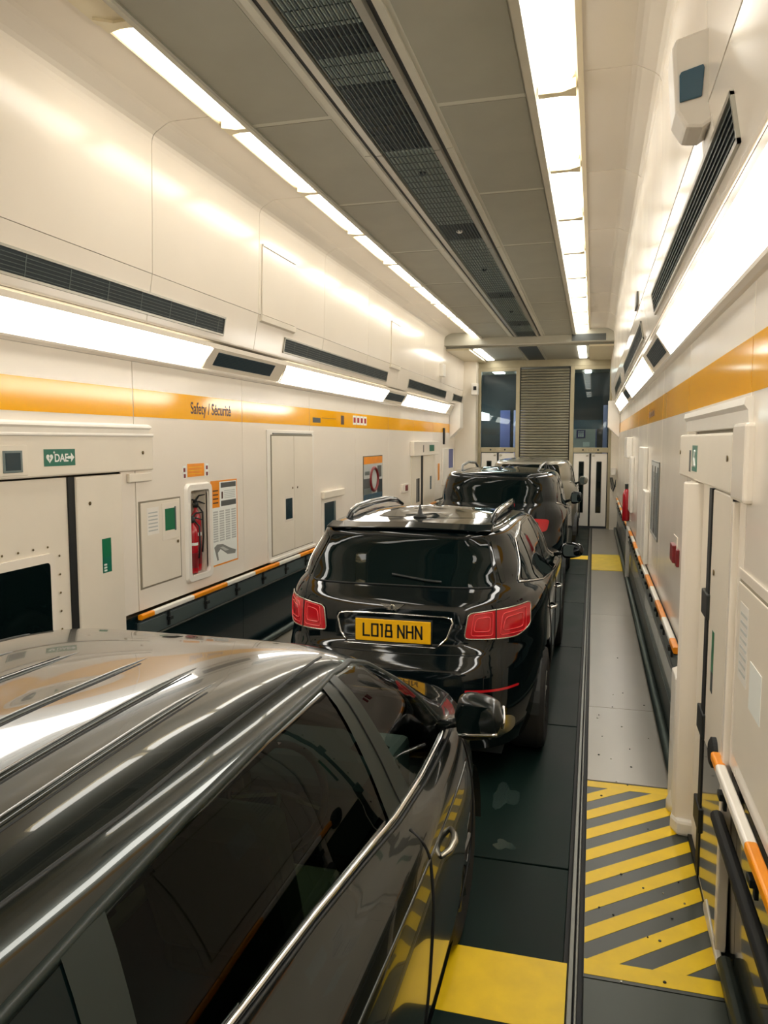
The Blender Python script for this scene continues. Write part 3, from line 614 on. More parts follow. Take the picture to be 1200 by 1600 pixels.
# double cabinet
c2_ = empty('equipment_cupboard', (X(sd, WW), 8.83, .93), 'tall cream double-door cupboard with dark slot window on the left wall', 'cupboard')
wbox('cupboard_surround', 'white', sd, 8.05, 9.55, .90, 2.42, 0, .012, c2_, .01); wbox('cupboard_sill', 'white', sd, 8.08, 9.56, .895, .93, 0, .035, c2_, .008)
wbox('cupboard_gap', 'gap', sd, 8.14, 9.50, .955, 2.365, .012, .0135, c2_)
wbox('cupboard_head', 'alud', sd, 8.2, 9.46, 2.368, 2.385, .012, .02, c2_)
for a, b in ((8.16, 8.825), (8.835, 9.485)): wbox('cupboard_door', 'cream3', sd, a, b, .965, 2.35, .0135, .022, c2_, .004)
keyhole(sd, 8.77, 1.72, .024, c2_); keyhole(sd, 8.93, 1.72, .024, c2_)
wbox('slot_window', 'dwin', sd, 8.55, 8.76, 1.35, 1.60, .022, .0235, c2_); wbox('slot_window_rim', 'cream', sd, 8.52, 8.79, 1.32, 1.63, .021, .0225, c2_, .003)
# small dark recess box
rb = empty('recess_box', (X(sd, WW), 10.2, 1.0), 'small dark wall recess with a cream hood, left wall past the cupboard', 'recess')
wbox('surround', 'cream', sd, 9.86, 10.6, .95, 1.50, 0, .012, rb, .01); wbox('dark_opening', 'dwin', sd, 9.95, 10.34, 1.0, 1.44, .012, .014, rb); wbox('hood', 'cream3', sd, 9.85, 10.75, 1.50, 1.60, 0, .05, rb, .01); wbox('side_rim', 'ledge', sd, 10.34, 10.42, 1.0, 1.44, .012, .018, rb)
# picture poster, left wall
def picture(sd, a, b, z0, z1, lab):
    p = empty('picture_poster', (X(sd, WW), (a+b)/2, z0), lab, 'poster')
    wbox('poster_frame', 'alud', sd, a-.02, b+.02, z0-.015, z1+.015, 0, .008, p, .003); W = b-a; H = z1-z0
    wbox('poster_sheet', 'lgrey', sd, a, b, z0, z1, .008, .009, p)
    if sd < 0: wbox('orange_title_strip', 'amber', sd, a, b, z1-H*.15, z1, .009, .0095, p)
    else:
        for q in range(5): wbox('dark_figure_picture', ('darkgrille', 'dgrey', 'lower', 'grey', 'dgrey')[q], sd, a+W*(.02+.19*q), a+W*(.17+.19*q), z0+H*.03, z1-H*(.05+.08*(q % 2)), .0094, .0097, p)
        return
    for q, (u0, u1, v0, v1, m) in enumerate(((0, 1, .0, .22, 'bluew'), (0, .32, .35, .55, 'dgrey'), (.0, .4, .22, .35, 'ledge'), (.7, 1, .22, .5, 'darkgrille'), (.72, .95, .55, .8, 'dgrey'), (.05, .3, .62, .7, 'ledge'))):
        wbox('picture_patch', m, sd, a+W*u0, a+W*u1, z0+H*v0, z0+H*v1, .009, .0094, p)
    cy, cz = a+W*.52, z0+H*.52; ring = [(X(sd, WW-.011), cy+W*.2*math.cos(t), cz+H*.24*math.sin(t)) for t in np.linspace(0, 2*math.pi, 25)[:-1]]
    MB().tube(ring, [.035 if False else .03]*24, 6, True).build('red_ring_picture', 'darkred', p, smooth=True)
picture(-1, 11.85, 12.97, 1.24, 2.03, 'framed poster with orange title strip and dark red ring on the left wall')
picture(1, 7.6, 8.5, 1.36, 2.08, 'framed dark picture poster on the right wall beyond the door')
# far left door (door_2)
d2 = empty('door_2', (X(-1, WW), 16.2, 0), None, None, kind='structure')
wbox('head_box', 'cream', sd, 15.1, 17.65, 1.98, 2.28, 0, .09, d2, .012); wbox('head_shadow_slot', 'black', sd, 15.95, 16.02, 2.05, 2.2, .09, .092, d2)  # slot in the head box is a plain black plate
wbox('door_leaf', 'cream3', sd, 15.2, 16.1, .1, 1.98, 0, .01, d2, .004); wbox('door_gasket', 'black', sd, 16.1, 16.28, .1, 1.98, 0, .015, d2); wbox('pocket_panel', 'cream3', sd, 16.28, 17.5, .1, 1.98, 0, .03, d2, .01)
wbox('leaf_window', 'priv', sd, 15.65, 15.95, 1.0, 1.5, .01, .013, d2); wbox('pocket_slot', 'bluew', sd, 16.95, 17.1, 1.2, 1.5, .03, .033, d2); wbox('head_sign', 'green', sd, 16.6, 17.1, 2.06, 2.2, .09, .093, d2)
o = empty('alarm_box', (X(sd, WW), 14.7, 1.3), 'small cream box with red square left of the far left door', 'box'); wbox('box_body', 'cream', sd, 14.35, 14.95, 1.28, 1.45, 0, .03, o, .006); wbox('red_square', 'darkred', sd, 14.6, 14.82, 1.31, 1.42, .03, .033, o)
o = empty('raised_notice_box', (X(sd, WW), 19.4, 1.3), 'white raised panel with a violet notice near the far left end', 'panel'); wbox('panel_body', 'white', sd, 18.5, 19.9, 1.2, 2.1, 0, .04, o, .01); wbox('violet_notice', 'violet', sd, 19.2, 19.8, 1.6, 2.08, .04, .043, o)
tag(wbox('slim_black_handle', 'black', sd, 18.6, 18.75, 2.2, 2.6, 0, .03), 'slim black upright bar over the far end of the left orange band', 'bar')
o = empty('yellow_notice', (X(sd, WW), 18.1, 1.4), 'small yellow sticker strip beside the far left door', 'sticker'); wbox('sticker', 'amber', sd, 18.0, 18.2, 1.35, 1.75, 0, .004, o)
# ------------------------------------------------------------------ right wall: passage door (door_3)
sd = 1
d3 = empty('door_3', (X(1, WW), 4.2, 0), None, None, kind='structure')
wbox('head_box', 'cream3', sd, 3.56, 5.62, 2.065, 2.335, -.02, .03, d3, .012)
MB().prism([(X(sd, WW), 2.475), (X(sd, WW-.03), 2.47), (X(sd, WW-.035), 2.44), (X(sd, WW-.02), 2.42), (X(sd, WW-.015), 2.355), (X(sd, WW), 2.35)], 'y', 3.3, 5.4).build('head_moulding', 'white', d3)
wbox('head_end_box', 'cream', sd, 3.25, 3.54, 2.05, 2.37, -.02, .035, d3, .015); wbox('head_gap', 'black', sd, 3.542, 3.558, 2.04, 2.34, -.02, .02, d3)
keyhole(sd, 3.66, 2.22, .032, d3); keyhole(sd, 5.57, 2.22, .032, d3)
wbox('jamb_column', 'cream3', sd, 4.78, 5.06, .03, 2.06, -.02, .02, d3, .012)
MB().prism([(X(sd, 2.10), 4.60), (X(sd, 2.0), 4.62), (X(sd, 1.985), 4.66), (X(sd, 2.0), 4.78), (X(sd, 2.05), 4.84), (X(sd, 2.10), 4.86)], 'z', .02, 2.06).build('rounded_jamb', 'cream', d3, bev=.006)
wbox('door_leaf', 'cream3', sd, 4.20, 4.62, .03, 2.06, -.03, .0, d3, .004)
wbox('door_gasket', 'black', sd, 4.10, 4.19, .03, 2.06, -.03, .027, d3)
wbox('pocket_panel', 'cream3', sd, 3.58, 4.10, .03, 2.06, -.02, .02, d3, .008)
wbox('pocket_gasket', 'black', sd, 3.555, 3.575, .03, 2.04, -.03, .01, d3)
wbox('frame_post', 'cream', sd, 3.50, 3.555, .03, 2.04, -.02, .025, d3, .006)
for z in (1.40, .78, .28): wbox('hinge', 'plas', sd, 4.08, 4.28, z, z+.13, 0, .035, d3, .006)
mb = MB()
for k in range(9): mb.lathe([(.010, 0), (.007, -.008)], (X(sd, WW-.002), 4.30, .25+.2*k), 'x', 8)
mb.build('rivets', 'key', d3)
keyhole(sd, 3.98, 1.66, .022, d3); keyhole(sd, 5.12, 1.72, .002, d3)
g = empty('door_release_label', (X(sd, WW-.02), 3.95, 1.1), 'narrow dark green door release label on the right door pocket', 'label'); wbox('green_plate', 'greenled', sd, 3.90, 3.96, 1.18, 1.38, .0205, .022, g); wbox('dark_lower_plate', 'dgrey', sd, 3.90, 3.96, 1.08, 1.18, .0205, .022, g)
g = empty('emergency_sign', (X(sd, WW-.09), 4.8, 2.12), 'small green pictogram sign with dark slot beside it on the right door head', 'sign'); wbox('green_plate', 'green', sd, 4.70, 4.92, 2.12, 2.27, .03, .032, g); wbox('dark_slot', 'dgrey', sd, 4.99, 5.06, 2.11, 2.24, .03, .032, g)
MB().tube([(X(1, WW-.033), 4.76, 2.15), (X(1, WW-.033), 4.81, 2.20), (X(1, WW-.033), 4.78, 2.24)], .008, 6).build('runner_symbol', 'signw', g); MB().tube([(X(1, WW-.033), 4.86, 2.15), (X(1, WW-.033), 4.81, 2.20)], .007, 6).build('runner_symbol', 'signw', g)
bp = empty('corner_bumper', (.56, 4.9, 0), 'white rounded bumper post at foot of right door jamb on the striped mat', 'bumper')
MB().prism([(X(sd, 2.10), 4.84), (X(sd, 2.02), 4.84), (X(sd, 2.0), 4.88), (X(sd, 2.0), 5.10), (X(sd, 2.03), 5.14), (X(sd, 2.10), 5.14)], 'z', .02, .86).build('post', 'white', bp, bev=.012)
MB().lathe([(.085, 0), (.085, .05), (.06, .12), (.03, .15)], (.575, 4.93, .004), n=20).build('rounded_foot', 'white', bp, smooth=True)
MB().prism([(.66, 4.56), (.52, 4.58), (.49, 4.66), (.52, 4.80), (.54, 4.95), (.60, 5.05), (.66, 5.05)], 'z', .004, .10).build('foot_plate', 'white', bp, bev=.02)
o = MB().prism([(3.38, .004), (3.86, .004), (3.88, .03), (3.80, .10), (3.44, .03)], 'x', .572, .60).build('floor_bumper', 'white', None, bev=.008); tag(o, 'low white bumper on the mat edge at the near side of the right door', 'bumper')
o = MB().lathe([(.07, 0), (.07, -.02), (.05, -.03)], (X(sd, WW-.02), 3.72, .86), 'x', 24).build('rubber_buffer', 'black', None, smooth=False); tag(o, 'round black rubber buffer on right wall beside the near handrail end', 'buffer')
wbox('lower_gloss_panel', 'lowr', sd, 3.56, 4.08, .06, .78, .02, .022, d3)
wbox('threshold', 'black', sd, 3.5, 4.8, 0, .03, -.03, .02, d3)
# near right cabinet with papers
nb_ = empty('notice_cabinet', (X(1, WW), 3.0, 1.1), 'cream wall cabinet with paper notice and small green window at right photo edge', 'cabinet')
wbox('cabinet_frame', 'cream', sd, 2.4, 3.42, .95, 1.78, 0, .008, nb_, .004); wbox('cabinet_gap', 'gap', sd, 2.44, 3.37, 1.0, 1.74, .008, .009, nb_); wbox('cabinet_leaf', 'cream3', sd, 2.45, 3.36, 1.01, 1.73, .009, .016, nb_, .004)
wbox('notice_paper', 'white', sd, 3.13, 3.30, 1.35, 1.66, .016, .017, nb_); wbox('green_window', 'signw', sd, 2.86, 3.06, 1.3, 1.48, .016, .018, nb_)
for k in range(8): wbox('print_row', 'lgrey', sd, 3.15, 3.28, 1.38+.033*k, 1.392+.033*k, .017, .0175, nb_)
g = empty('red_call_point', (X(1, WW), 5.85, 1.4), 'small dark red call point pair on the right wall', 'alarm'); wbox('red_box', 'darkred', sd, 5.88, 6.08, 1.41, 1.54, 0, .03, g, .006); wbox('red_bar', 'darkred', sd, 5.70, 5.77, 1.41, 1.53, 0, .02, g, .004); wbox('bracket_plate', 'cream', sd, 5.86, 6.10, 1.39, 1.60, 0, .006, g)
o = empty('band_lettering', (X(1, WW), 9, 2.52), 'dark lettering Safety / Sécurité on the right orange band', 'lettering'); text('Safety / Sécurité', .125, 'ink', (X(1, WW-.0016), 9.3, 2.555), (0, -1, 0), (0, 0, 1), o, bold=.002)
# projecting cabinets further along right wall
for a, b, z0, z1, d, lab in ((9.25, 10.2, .98, 2.22, .05, 'tall white projecting cupboard side on the right wall past the poster'), (8.75, 9.2, .95, 1.75, .05, 'low white projecting box beside the tall right cupboard'), (12.2, 12.8, 1.2, 2.05, .05, 'white niche frame on the right wall farther along'), (12.9, 13.9, 2.02, 2.35, .09, 'white head box of the far right passage door')):
    o = wbox('wall_cupboard', 'white', 1, a, b, z0, z1, 0, d, None, .012); tag(o, lab, 'cupboard')
ex = empty('fire_extinguisher', (X(1, WW-.06), 13.0, 1.0), 'dark red fire extinguisher hanging far along the right wall', 'extinguisher')
MB().lathe([(.055, 1.0), (.06, 1.02), (.06, 1.42), (.045, 1.48), (.02, 1.52)], (X(1, WW-.07), 13.0, 0), n=16).build('cylinder', 'red', ex, smooth=True); MB().lathe([(.03, 1.52), (.03, 1.6)], (X(1, WW-.07), 13.0, 0), n=8).build('valve', 'plas', ex)
for y_, z_, lab in ((8.1, 3.62, 'small grey plate high on the right wall between vents'),):
    tag(box('wall_plate', 'alud', X(1, 1.885), X(1, 1.855), y_, y_+.35, z_-.0, z_+.14, None, .004), lab, 'plate')
# detector housing upper right
dt = empty('detector_housing', (.36, 3.35, 3.45), 'pale wedge-shaped wall unit with blue-grey window high on the right wall', 'detector')
MB().prism([(.45, 3.55), (.375, 3.50), (.315, 3.505), (.275, 3.57), (.255, 3.81), (.265, 3.84), (.45, 3.89)], 'y', 3.30, 3.50).build('wedge_body', 'boxg', dt, bev=.014)
MB().prism([(.412, 3.45), (.402, 3.52), (.41, 3.92), (.425, 3.92), (.417, 3.52), (.427, 3.45)], 'y', 3.27, 3.54).build('side_plate', 'boxg', dt, bev=.003)
MB().prism([(.288, 3.60), (.368, 3.615), (.374, 3.72), (.369, 3.733), (.29, 3.712), (.284, 3.70)], 'y', 3.290, 3.302).build('blue_window', 'bluew', dt, bev=.004)
# ------------------------------------------------------------------ cars
def pchip(x, y, xn):
    x = np.array(x, float); y = np.array(y, float); h = np.diff(x); d = np.diff(y, axis=0)/h[:, None]; m = np.zeros_like(y)
    for j in range(y.shape[1]):
        dj = d[:, j]
        for i in range(1, len(x)-1):
            if dj[i-1]*dj[i] > 0:
                w1 = 2*h[i]+h[i-1]; w2 = h[i]+2*h[i-1]; m[i, j] = (w1+w2)/(w1/dj[i-1]+w2/dj[i])
        m[0, j] = dj[0]; m[-1, j] = dj[-1]
    k = np.clip(np.searchsorted(x, xn, side='right')-1, 0, len(x)-2); t = ((xn-x[k])/h[k])[:, None]; hk = h[k][:, None]
    return (2*t**3-3*t**2+1)*y[k]+(t**3-2*t**2+t)*hk*m[k]+(-2*t**3+3*t**2)*y[k+1]+(t**3-t**2)*hk*m[k+1]
class Car:
    def __init__(s, name, label, xc, yr, L, levels, paint, wheels, R=64, taper=.0, rwheel=.37, gt=.0, sub=7):
        s.root = empty(name, (xc, yr, 0), label, 'car'); s.xc, s.yr, s.L = xc, yr, L; s.paint = paint; s.wheels = wheels; s.rw = rwheel
        lv = np.array(levels, float); nl = len(lv)
        xn = np.linspace(0, nl-1, (nl-1)*sub+1); lv = pchip(np.arange(nl), lv, xn)
        verts = []; n2 = 2*R-2
        for zr, zf, a, b, wd, nr, nf, cr in lv:
            ym, hl = (a+b)/2, (b-a)/2
            ring = []
            for k in range(R):
                t = k/(R-1); ph = -math.pi/2+math.pi*t
                nn = nr if ph < 0 else nf; e = 2/nn
                # even out the samples along the side
                sn, cs = math.sin(ph), math.cos(ph)
                y = ym+hl*math.copysign(abs(sn)**e, sn); x = wd*abs(cs)**e
                q = (y-a)/(b-a) if b > a else .5
                x *= 1-taper*max(0, .45-q)**2*2.2-.35*taper*max(0, q-.6)**2*2.2
                x *= 1-gt*max(0, .62-q)*min(1, max(0, (zr+(zf-zr)*q-.92)/.22))
                for yw in wheels:
                    zm = zr+(zf-zr)*q
                    x += .022*math.exp(-((y-yw)/.42)**2-((zm-.62)/.28)**2)*min(1, abs(cs)**e*1.5)
                z = zr+(zf-zr)*q+cr*(1-(2*q-1)**2)
                ring.append((x, y, z))
            full = ring+[(-p[0], p[1], p[2]) for p in ring[1:-1]][::-1]
            verts.append(full)
        V = np.array(verts); M = V.shape[0]; n = V.shape[1]
        s.V = V.reshape(-1, 3)+np.array([xc, yr, 0]); F = []
        for i in range(M-1):
            for k in range(n): F.append((i*n+k, i*n+(k+1) % n, (i+1)*n+(k+1) % n, (i+1)*n+k))
        F.append([(M-1)*n+k for k in range(n)])
        s.F = F; s.bvh = BVHTree.FromPolygons([Vector(v) for v in s.V], F); s.holes = []
    def w(s, x, y, z): return Vector((s.xc+x, s.yr+y, z))
    def hit(s, view, a, b, sd=1):
        """project from the side (a=y,b=z), rear/front (a=x,b=z) or top (a=x,b=y); local coords"""
        if view == 'side': o, d = s.w(sd*3, a, b), Vector((-sd, 0, 0))
        elif view == 'rear': o, d = s.w(a, -2, b), Vector((0, 1, 0))
        elif view == 'front': o, d = s.w(a, s.L+2, b), Vector((0, -1, 0))
        else: o, d = s.w(a, b, 4), Vector((0, 0, -1))
        p, n, i, dist = s.bvh.ray_cast(o, d)
        if p is None: return None, None
        if n.dot(d) > 0: n = -n
        return p, n
    def patch(s, view, poly, off, name, m, sd=1, step=.05, hole=False, parent=None, th=0):
        poly = [tuple(p) for p in poly]; n = len(poly)
        xs = [p[0] for p in poly]; ys = [p[1] for p in poly]
        def inside(x, y):
            c = False
            for i in range(n):
                x1, y1 = poly[i]; x2, y2 = poly[i-1]
                if (y1 > y) != (y2 > y) and x < (x2-x1)*(y-y1)/(y2-y1)+x1: c = not c
            return c
        dense = []
        for i in range(n):
            a, b = Vector(poly[i]), Vector(poly[(i+1) % n]); k = max(1, int((b-a).length/step))
            dense += [a+(b-a)*(j/k) for j in range(k)]
        pts = list(dense); nb = len(dense)
        x = min(xs)+step/2
        while x < max(xs):
            y = min(ys)+step/2
            while y < max(ys):
                if inside(x, y) and min((Vector((x, y))-q).length for q in dense) > step*.5: pts.append(Vector((x, y)))
                y += step
            x += step
        V, E, Fc, *_ = delaunay_2d_cdt(pts, [(i, (i+1) % nb) for i in range(nb)], [], 1, 1e-6)
        out = []; last = None
        for q in V:
            p, nn = s.hit(view, q.x, q.y, sd)
            if p is None:
                p, nn = (last if last else (s.w(0, 0, 0), Vector((0, 0, 1))))
            last = (p, nn); out.append(p+nn*off)
        fs = []
        for f in Fc:
            a, b, c = [out[i] for i in f][:3]; nn = (b-a).cross(c-a); hv = s.hit(view, *V[f[0]], sd)[1]
            fs.append(list(f) if hv is None or nn.dot(hv) > 0 else list(f)[::-1])
        o = mesh_obj(name, [tuple(p) for p in out], fs, m, parent or s.root, smooth=True)
        if hole: s.holes.append((view, poly, sd))
        return o
    def line(s, view, pts, r, name, m, sd=1, off=0., closed=False, parent=None, step=.04, n=6):
        P = []; k = len(pts)
        for i in range(k if closed else k-1):
            a, b = Vector(pts[i]), Vector(pts[(i+1) % k]); c = max(1, int((b-a).length/step)); P += [a+(b-a)*(j/c) for j in range(c)]
        if not closed: P.append(Vector(pts[-1]))
        W = []
        for q in P:
            p, nn = s.hit(view, q.x, q.y, sd)
            if p is not None: W.append(tuple(p+nn*off))
        if len(W) > 1: return MB().tube(W, r, n, closed).build(name, m, parent or s.root, smooth=True)
    def body(s):
        keep = []; C = {}
        for f in s.F:
            c = np.mean([s.V[i] for i in f], axis=0)-np.array([s.xc, s.yr, 0]); ok = True
            for yw in s.wheels:
                if abs(c[0]) > .55 and (c[1]-yw)**2+(c[2]-s.rw)**2 < (s.rw+.045)**2: ok = False
            if ok:
                for view, poly, sd in s.holes:
                    if view == 'side':
                        if c[0]*sd < .2: continue
                        q = (c[1], c[2])
                    elif view == 'front':
                        if c[1] < s.L*.4: continue
                        q = (c[0], c[2])
                    elif view == 'rear':
                        if c[1] > s.L*.4: continue
                        q = (c[0], c[2])
                    x, y = q; c_ = False; n = len(poly)
                    for i in range(n):
                        x1, y1 = poly[i]; x2, y2 = poly[i-1]
                        if (y1 > y) != (y2 > y) and x < (x2-x1)*(y-y1)/(y2-y1)+x1: c_ = not c_
                    if c_:
                        dm = min(abs((poly[i][0]-poly[i-1][0])*(poly[i-1][1]-y)-(poly[i-1][0]-x)*(poly[i][1]-poly[i-1][1]))/(math.hypot(poly[i][0]-poly[i-1][0], poly[i][1]-poly[i-1][1])+1e-9) for i in range(n))
                        if dm > .006: ok = False; break
            if ok: keep.append(f)
        mesh_obj('body_shell', s.V, keep, s.paint, s.root, smooth=True)
        x0 = .5
        box('underbody', 'plas', s.xc-.72, s.xc+.72, s.yr+.25, s.yr+s.L-.25, .2, .42, s.root)
        for yw in s.wheels:
            for sd in (1, -1):
                r = s.rw+.05; a = [(s.yr+yw+r*math.cos(t), s.rw+r*math.sin(t)) for t in np.linspace(0, math.pi, 17)]
                mb = MB(); m_ = len(a)
                vs = [(s.xc+sd*.55, *p) for p in a]+[(s.xc+sd*.945, *p) for p in a]
                mb.add(vs, [(i, i+1, m_+i+1, m_+i) for i in range(m_-1)]+[list(range(m_))]); mb.build('arch_liner', 'plas', s.root, smooth=False)
    def wheel_set(s, xw=.86, tw=.25):
        for yw in s.wheels:
            for sd in (1, -1):
                r = s.rw; c = (s.xc+sd*xw, s.yr+yw, r)
                h = tw/2
                t = MB().lathe([(r*.62, -h*.8), (r*.80, -h), (r*.95, -h*.92), (r, -h*.6), (r, h*.6), (r*.95, h*.92), (r*.80, h), (r*.62, h*.8)], c, 'x', 40).build('tyre', 'tyre', s.root, smooth=True)
                rm = MB(); rm.lathe([(r*.64, sd*h*.2), (r*.64, sd*h*.82), (r*.60, sd*h*.82), (r*.58, sd*h*.3)], c, 'x', 32)
                for k in range(10):
                    a = 2*math.pi*k/10; y1, z1 = math.cos(a), math.sin(a)
                    rm.tube([(c[0]+sd*h*.75, c[1]+y1*r*.08, c[2]+z1*r*.08), (c[0]+sd*h*.80, c[1]+y1*r*.61, c[2]+z1*r*.61)], .016, 5)
                rm.lathe([(r*.14, sd*h*.6), (r*.14, sd*h*.85), (r*.05, sd*h*.88)], c, 'x', 12)
                rm.build('rim', 'rim', s.root)
    def mirror(s, y, z, x0, x1, hgt=.15, dep=.22, chrome=False, glassm='steel'):
        for sd in (1, -1):
            c = s.w(0, y, z); xm = (x0+x1)/2; hw = (x1-x0)/2
            pts = []; mb = MB(); N = 18; Mr = 10; vs = []
            for i in range(Mr+1):
                u = -1+2*i/Mr
                for k in range(N):
                    a = 2*math.pi*k/N; rr = (1-abs(u)**3)**(1/3) if abs(u) < 1 else .02
                    rr = max(rr, .05); ce, se = math.cos(a), math.sin(a)
                    dy = math.copysign(abs(ce)**.7, ce)*dep/2*rr; dz = math.copysign(abs(se)**.7, se)*hgt/2*rr*(1-.18*u)
                    if dy < 0: dy *= .45
                    vs.append((c.x+sd*(xm+u*hw), c.y+dy-.03*u, c.z+dz+.01*u))
            fs = [(i*N+k, i*N+(k+1) % N, (i+1)*N+(k+1) % N, (i+1)*N+k) for i in range(Mr) for k in range(N)]+[list(range(N)), [Mr*N+k for k in range(N)]]
            if sd > 0: fs = [f[::-1] for f in fs]
            mr = mb.add(vs, fs).build('wing_mirror', s.paint if not chrome else 'trimb', s.root, smooth=True)
            if chrome:
                MB().tube([(c.x+sd*(xm+q*hw), c.y-dep*.25, c.z-hgt*.33+.010*(q+1)) for q in (-.7, -.3, .2, .6, .8)], .008, 6).build('bright_strip', 'chrome', mr, smooth=True)
                MB().tube([(c.x+sd*(xm+hw*.97), c.y-.02, c.z-.03), (c.x+sd*(xm+hw*1.0), c.y+.0, c.z+.01), (c.x+sd*(xm+hw*.93), c.y+.03, c.z+.05)], .007, 6).build('turn_lamp', 'chrome', mr, smooth=True)
            gl = MB().prism([(c.x+sd*(xm+a), c.z+b) for a, b in rrect(-hw*.78, hw*.80, -hgt*.36, hgt*.36, .03)], 'y', c.y-dep*.235, c.y-dep*.215); gl.build('mirror_glass', glassm, mr)
            MB().tube([(s.xc+sd*(x0-.07), c.y+.04, c.z-hgt*.35), (s.xc+sd*(x0+.05), c.y+.03, c.z-hgt*.15)], .022, 8).build('mirror_arm', 'trimb', mr, smooth=True)
def rpoly(pts, r, n=4):
    out = []; m = len(pts)
    for i in range(m):
        p = Vector(pts[i]); a = Vector(pts[i-1]); b = Vector(pts[(i+1) % m]); ra = min(r, (a-p).length*.45); rb = min(r, (b-p).length*.45)
        s_, e_ = p+(a-p).normalized()*ra, p+(b-p).normalized()*rb
        for k in range(n+1):
            t = k/n; q = s_*(1-t)**2+p*2*t*(1-t)+e_*t*t; out.append((q.x, q.y))
    return out
# ---- near car: dark grey metallic estate
lv = [(.22,.25,.15,4.60,.90,6,3.6,0),(.35,.32,.04,4.68,.965,6,3.6,0),(.55,.50,0,4.72,.985,6,3.6,0),(.75,.74,.02,4.70,.99,6,3.6,0),(.88,.88,.04,4.62,.98,6,3.6,0),
      (.99,.97,.06,4.48,.96,6,4,0),(1.06,1.00,.09,4.30,.93,6,5,.0),(1.12,1.025,.12,4.10,.895,6,7,0),(1.18,1.045,.15,3.98,.87,6,8,0),(1.32,1.27,.28,3.54,.80,5,8,.01),(1.45,1.45,.42,3.18,.73,5,8,.01),
      (1.53,1.53,.50,3.01,.68,5,7,.01),(1.565,1.57,.60,2.90,.625,5,6,.012),(1.59,1.60,.75,2.74,.53,4,4.5,.015),(1.605,1.62,1.0,2.45,.35,3,4,.02),(1.61,1.63,1.4,2.0,.05,2.5,3,.02)]
nc_ = Car('grey_estate_car', 'dark metallic grey estate car with ribbed roof filling the lower left', -1.46, -.35, 4.72, lv, K['paint1'], (.85, 3.72), R=150, taper=.0, rwheel=.37, gt=.20, sub=12)
nwf = [(2.84, 1.085), (3.54, 1.065), (3.50, 1.10), (3.42, 1.20), (3.30, 1.32), (3.08, 1.445), (2.88, 1.508), (2.70, 1.53), (2.64, 1.53)]
nwr = [(1.35, 1.215), (2.60, 1.115), (2.52, 1.53), (2.1, 1.535), (1.6, 1.51), (1.40, 1.49)]
nwq = [(.50, 1.27), (1.28, 1.222), (1.33, 1.485), (.95, 1.44), (.75, 1.39)]
fr_ = lambda P, d: P
for sd in (1, -1):
    nc_.patch('side', nwf, .002, 'front_side_window', 'glass', sd, hole=True)
    nc_.patch('side', nwr, .002, 'rear_side_window', 'dglass' , sd, hole=True)
    nc_.patch('side', nwq, .002, 'quarter_window', 'priv', sd)
    # pillars, frames and belt trim
    nc_.patch('side', [(2.59, 1.105), (2.85, 1.09), (2.65, 1.54), (2.51, 1.54)], .007, 'middle_pillar_cover', 'pill', sd)
    nc_.line('side', [(2.72, 1.10), (2.58, 1.54)], .0035, 'pillar_joint', 'black', sd, .008)
    nc_.patch('side', [(1.27, 1.215), (1.37, 1.21), (1.42, 1.50), (1.31, 1.495)], .006, 'rear_pillar_cover', 'pill', sd)
    nc_.line('side', [(.46, 1.25), (.72, 1.40), (.95, 1.455), (1.4, 1.505), (1.7, 1.53), (2.1, 1.548), (2.65, 1.545), (2.88, 1.523), (3.08, 1.46), (3.30, 1.335), (3.44, 1.21), (3.56, 1.08)], .015, 'window_frame', 'pill', sd, -.006)
    nc_.line('side', [(.46, 1.262), (1.3, 1.205), (2.0, 1.155), (2.62, 1.095), (3.0, 1.072), (3.58, 1.055)], .010, 'belt_trim', 'chrome', sd, .004)
    nc_.line('side', [(.46, 1.24), (1.3, 1.185), (2.0, 1.135), (2.62, 1.075), (3.0, 1.052), (3.58, 1.035)], .006, 'belt_seal', 'black', sd, .004)
    nc_.line('side', [(2.68, 1.04), (2.72, .93), (2.70, .80), (2.66, .55), (2.62, .36)], .005, 'door_joint', 'black', sd, .001)
    nc_.line('side', [(3.62, 1.0), (3.66, .9), (3.60, .5), (3.4, .33)], .005, 'door_joint', 'black', sd, .001)
    nc_.line('side', [(1.62, 1.04), (1.30, .78), (1.55, .38)], .005, 'door_joint', 'black', sd, .001)
    nc_.line('side', [(.6, .97), (2, .945), (3.6, .90)], .006, 'shoulder_crease', K['paint1'], sd, -.001)
    nc_.patch('side', [(.95+.4, .33), (3.2, .33), (3.2, .24), (1.35, .24)], .01, 'sill_trim', 'plas', sd)
    for yh in (2.86, 1.72):
        p, n_ = nc_.hit('side', yh, .86, sd); q, _ = nc_.hit('side', yh+.10, .865, sd); r_, _ = nc_.hit('side', yh+.20, .86, sd); o_ = Vector((sd*.035, 0, 0))
        MB().tube([p, p*.6+q*.4+o_*.7, q+o_*.9, q*.5+r_*.5+o_*.7, r_], [.010, .013, .015, .013, .009], 8).build('door_handle', 'steel', nc_.root, smooth=True)
ws = [(-.76, 1.08), (.76, 1.08), (.68, 1.32), (.60, 1.53), (-.60, 1.53), (-.68, 1.32)]
nc_.patch('front', ws, .003, 'windscreen', 'glass', hole=True, step=.07)
nc_.patch('rear', [(-.60, 1.25), (.60, 1.25), (.5, 1.48), (-.5, 1.48)], .003, 'rear_window', 'priv')
nc_.patch('top', rrect(-.03, .03, 2.75, 2.83, .02), .004, 'mirror_base_cover', 'trimb')
RIBS = [(sx*a, b, c) for sx in (1, -1) for a, b, c in ((.125, 2.48, .009), (.33, 2.42, .010), (.445, 2.30, .010))]
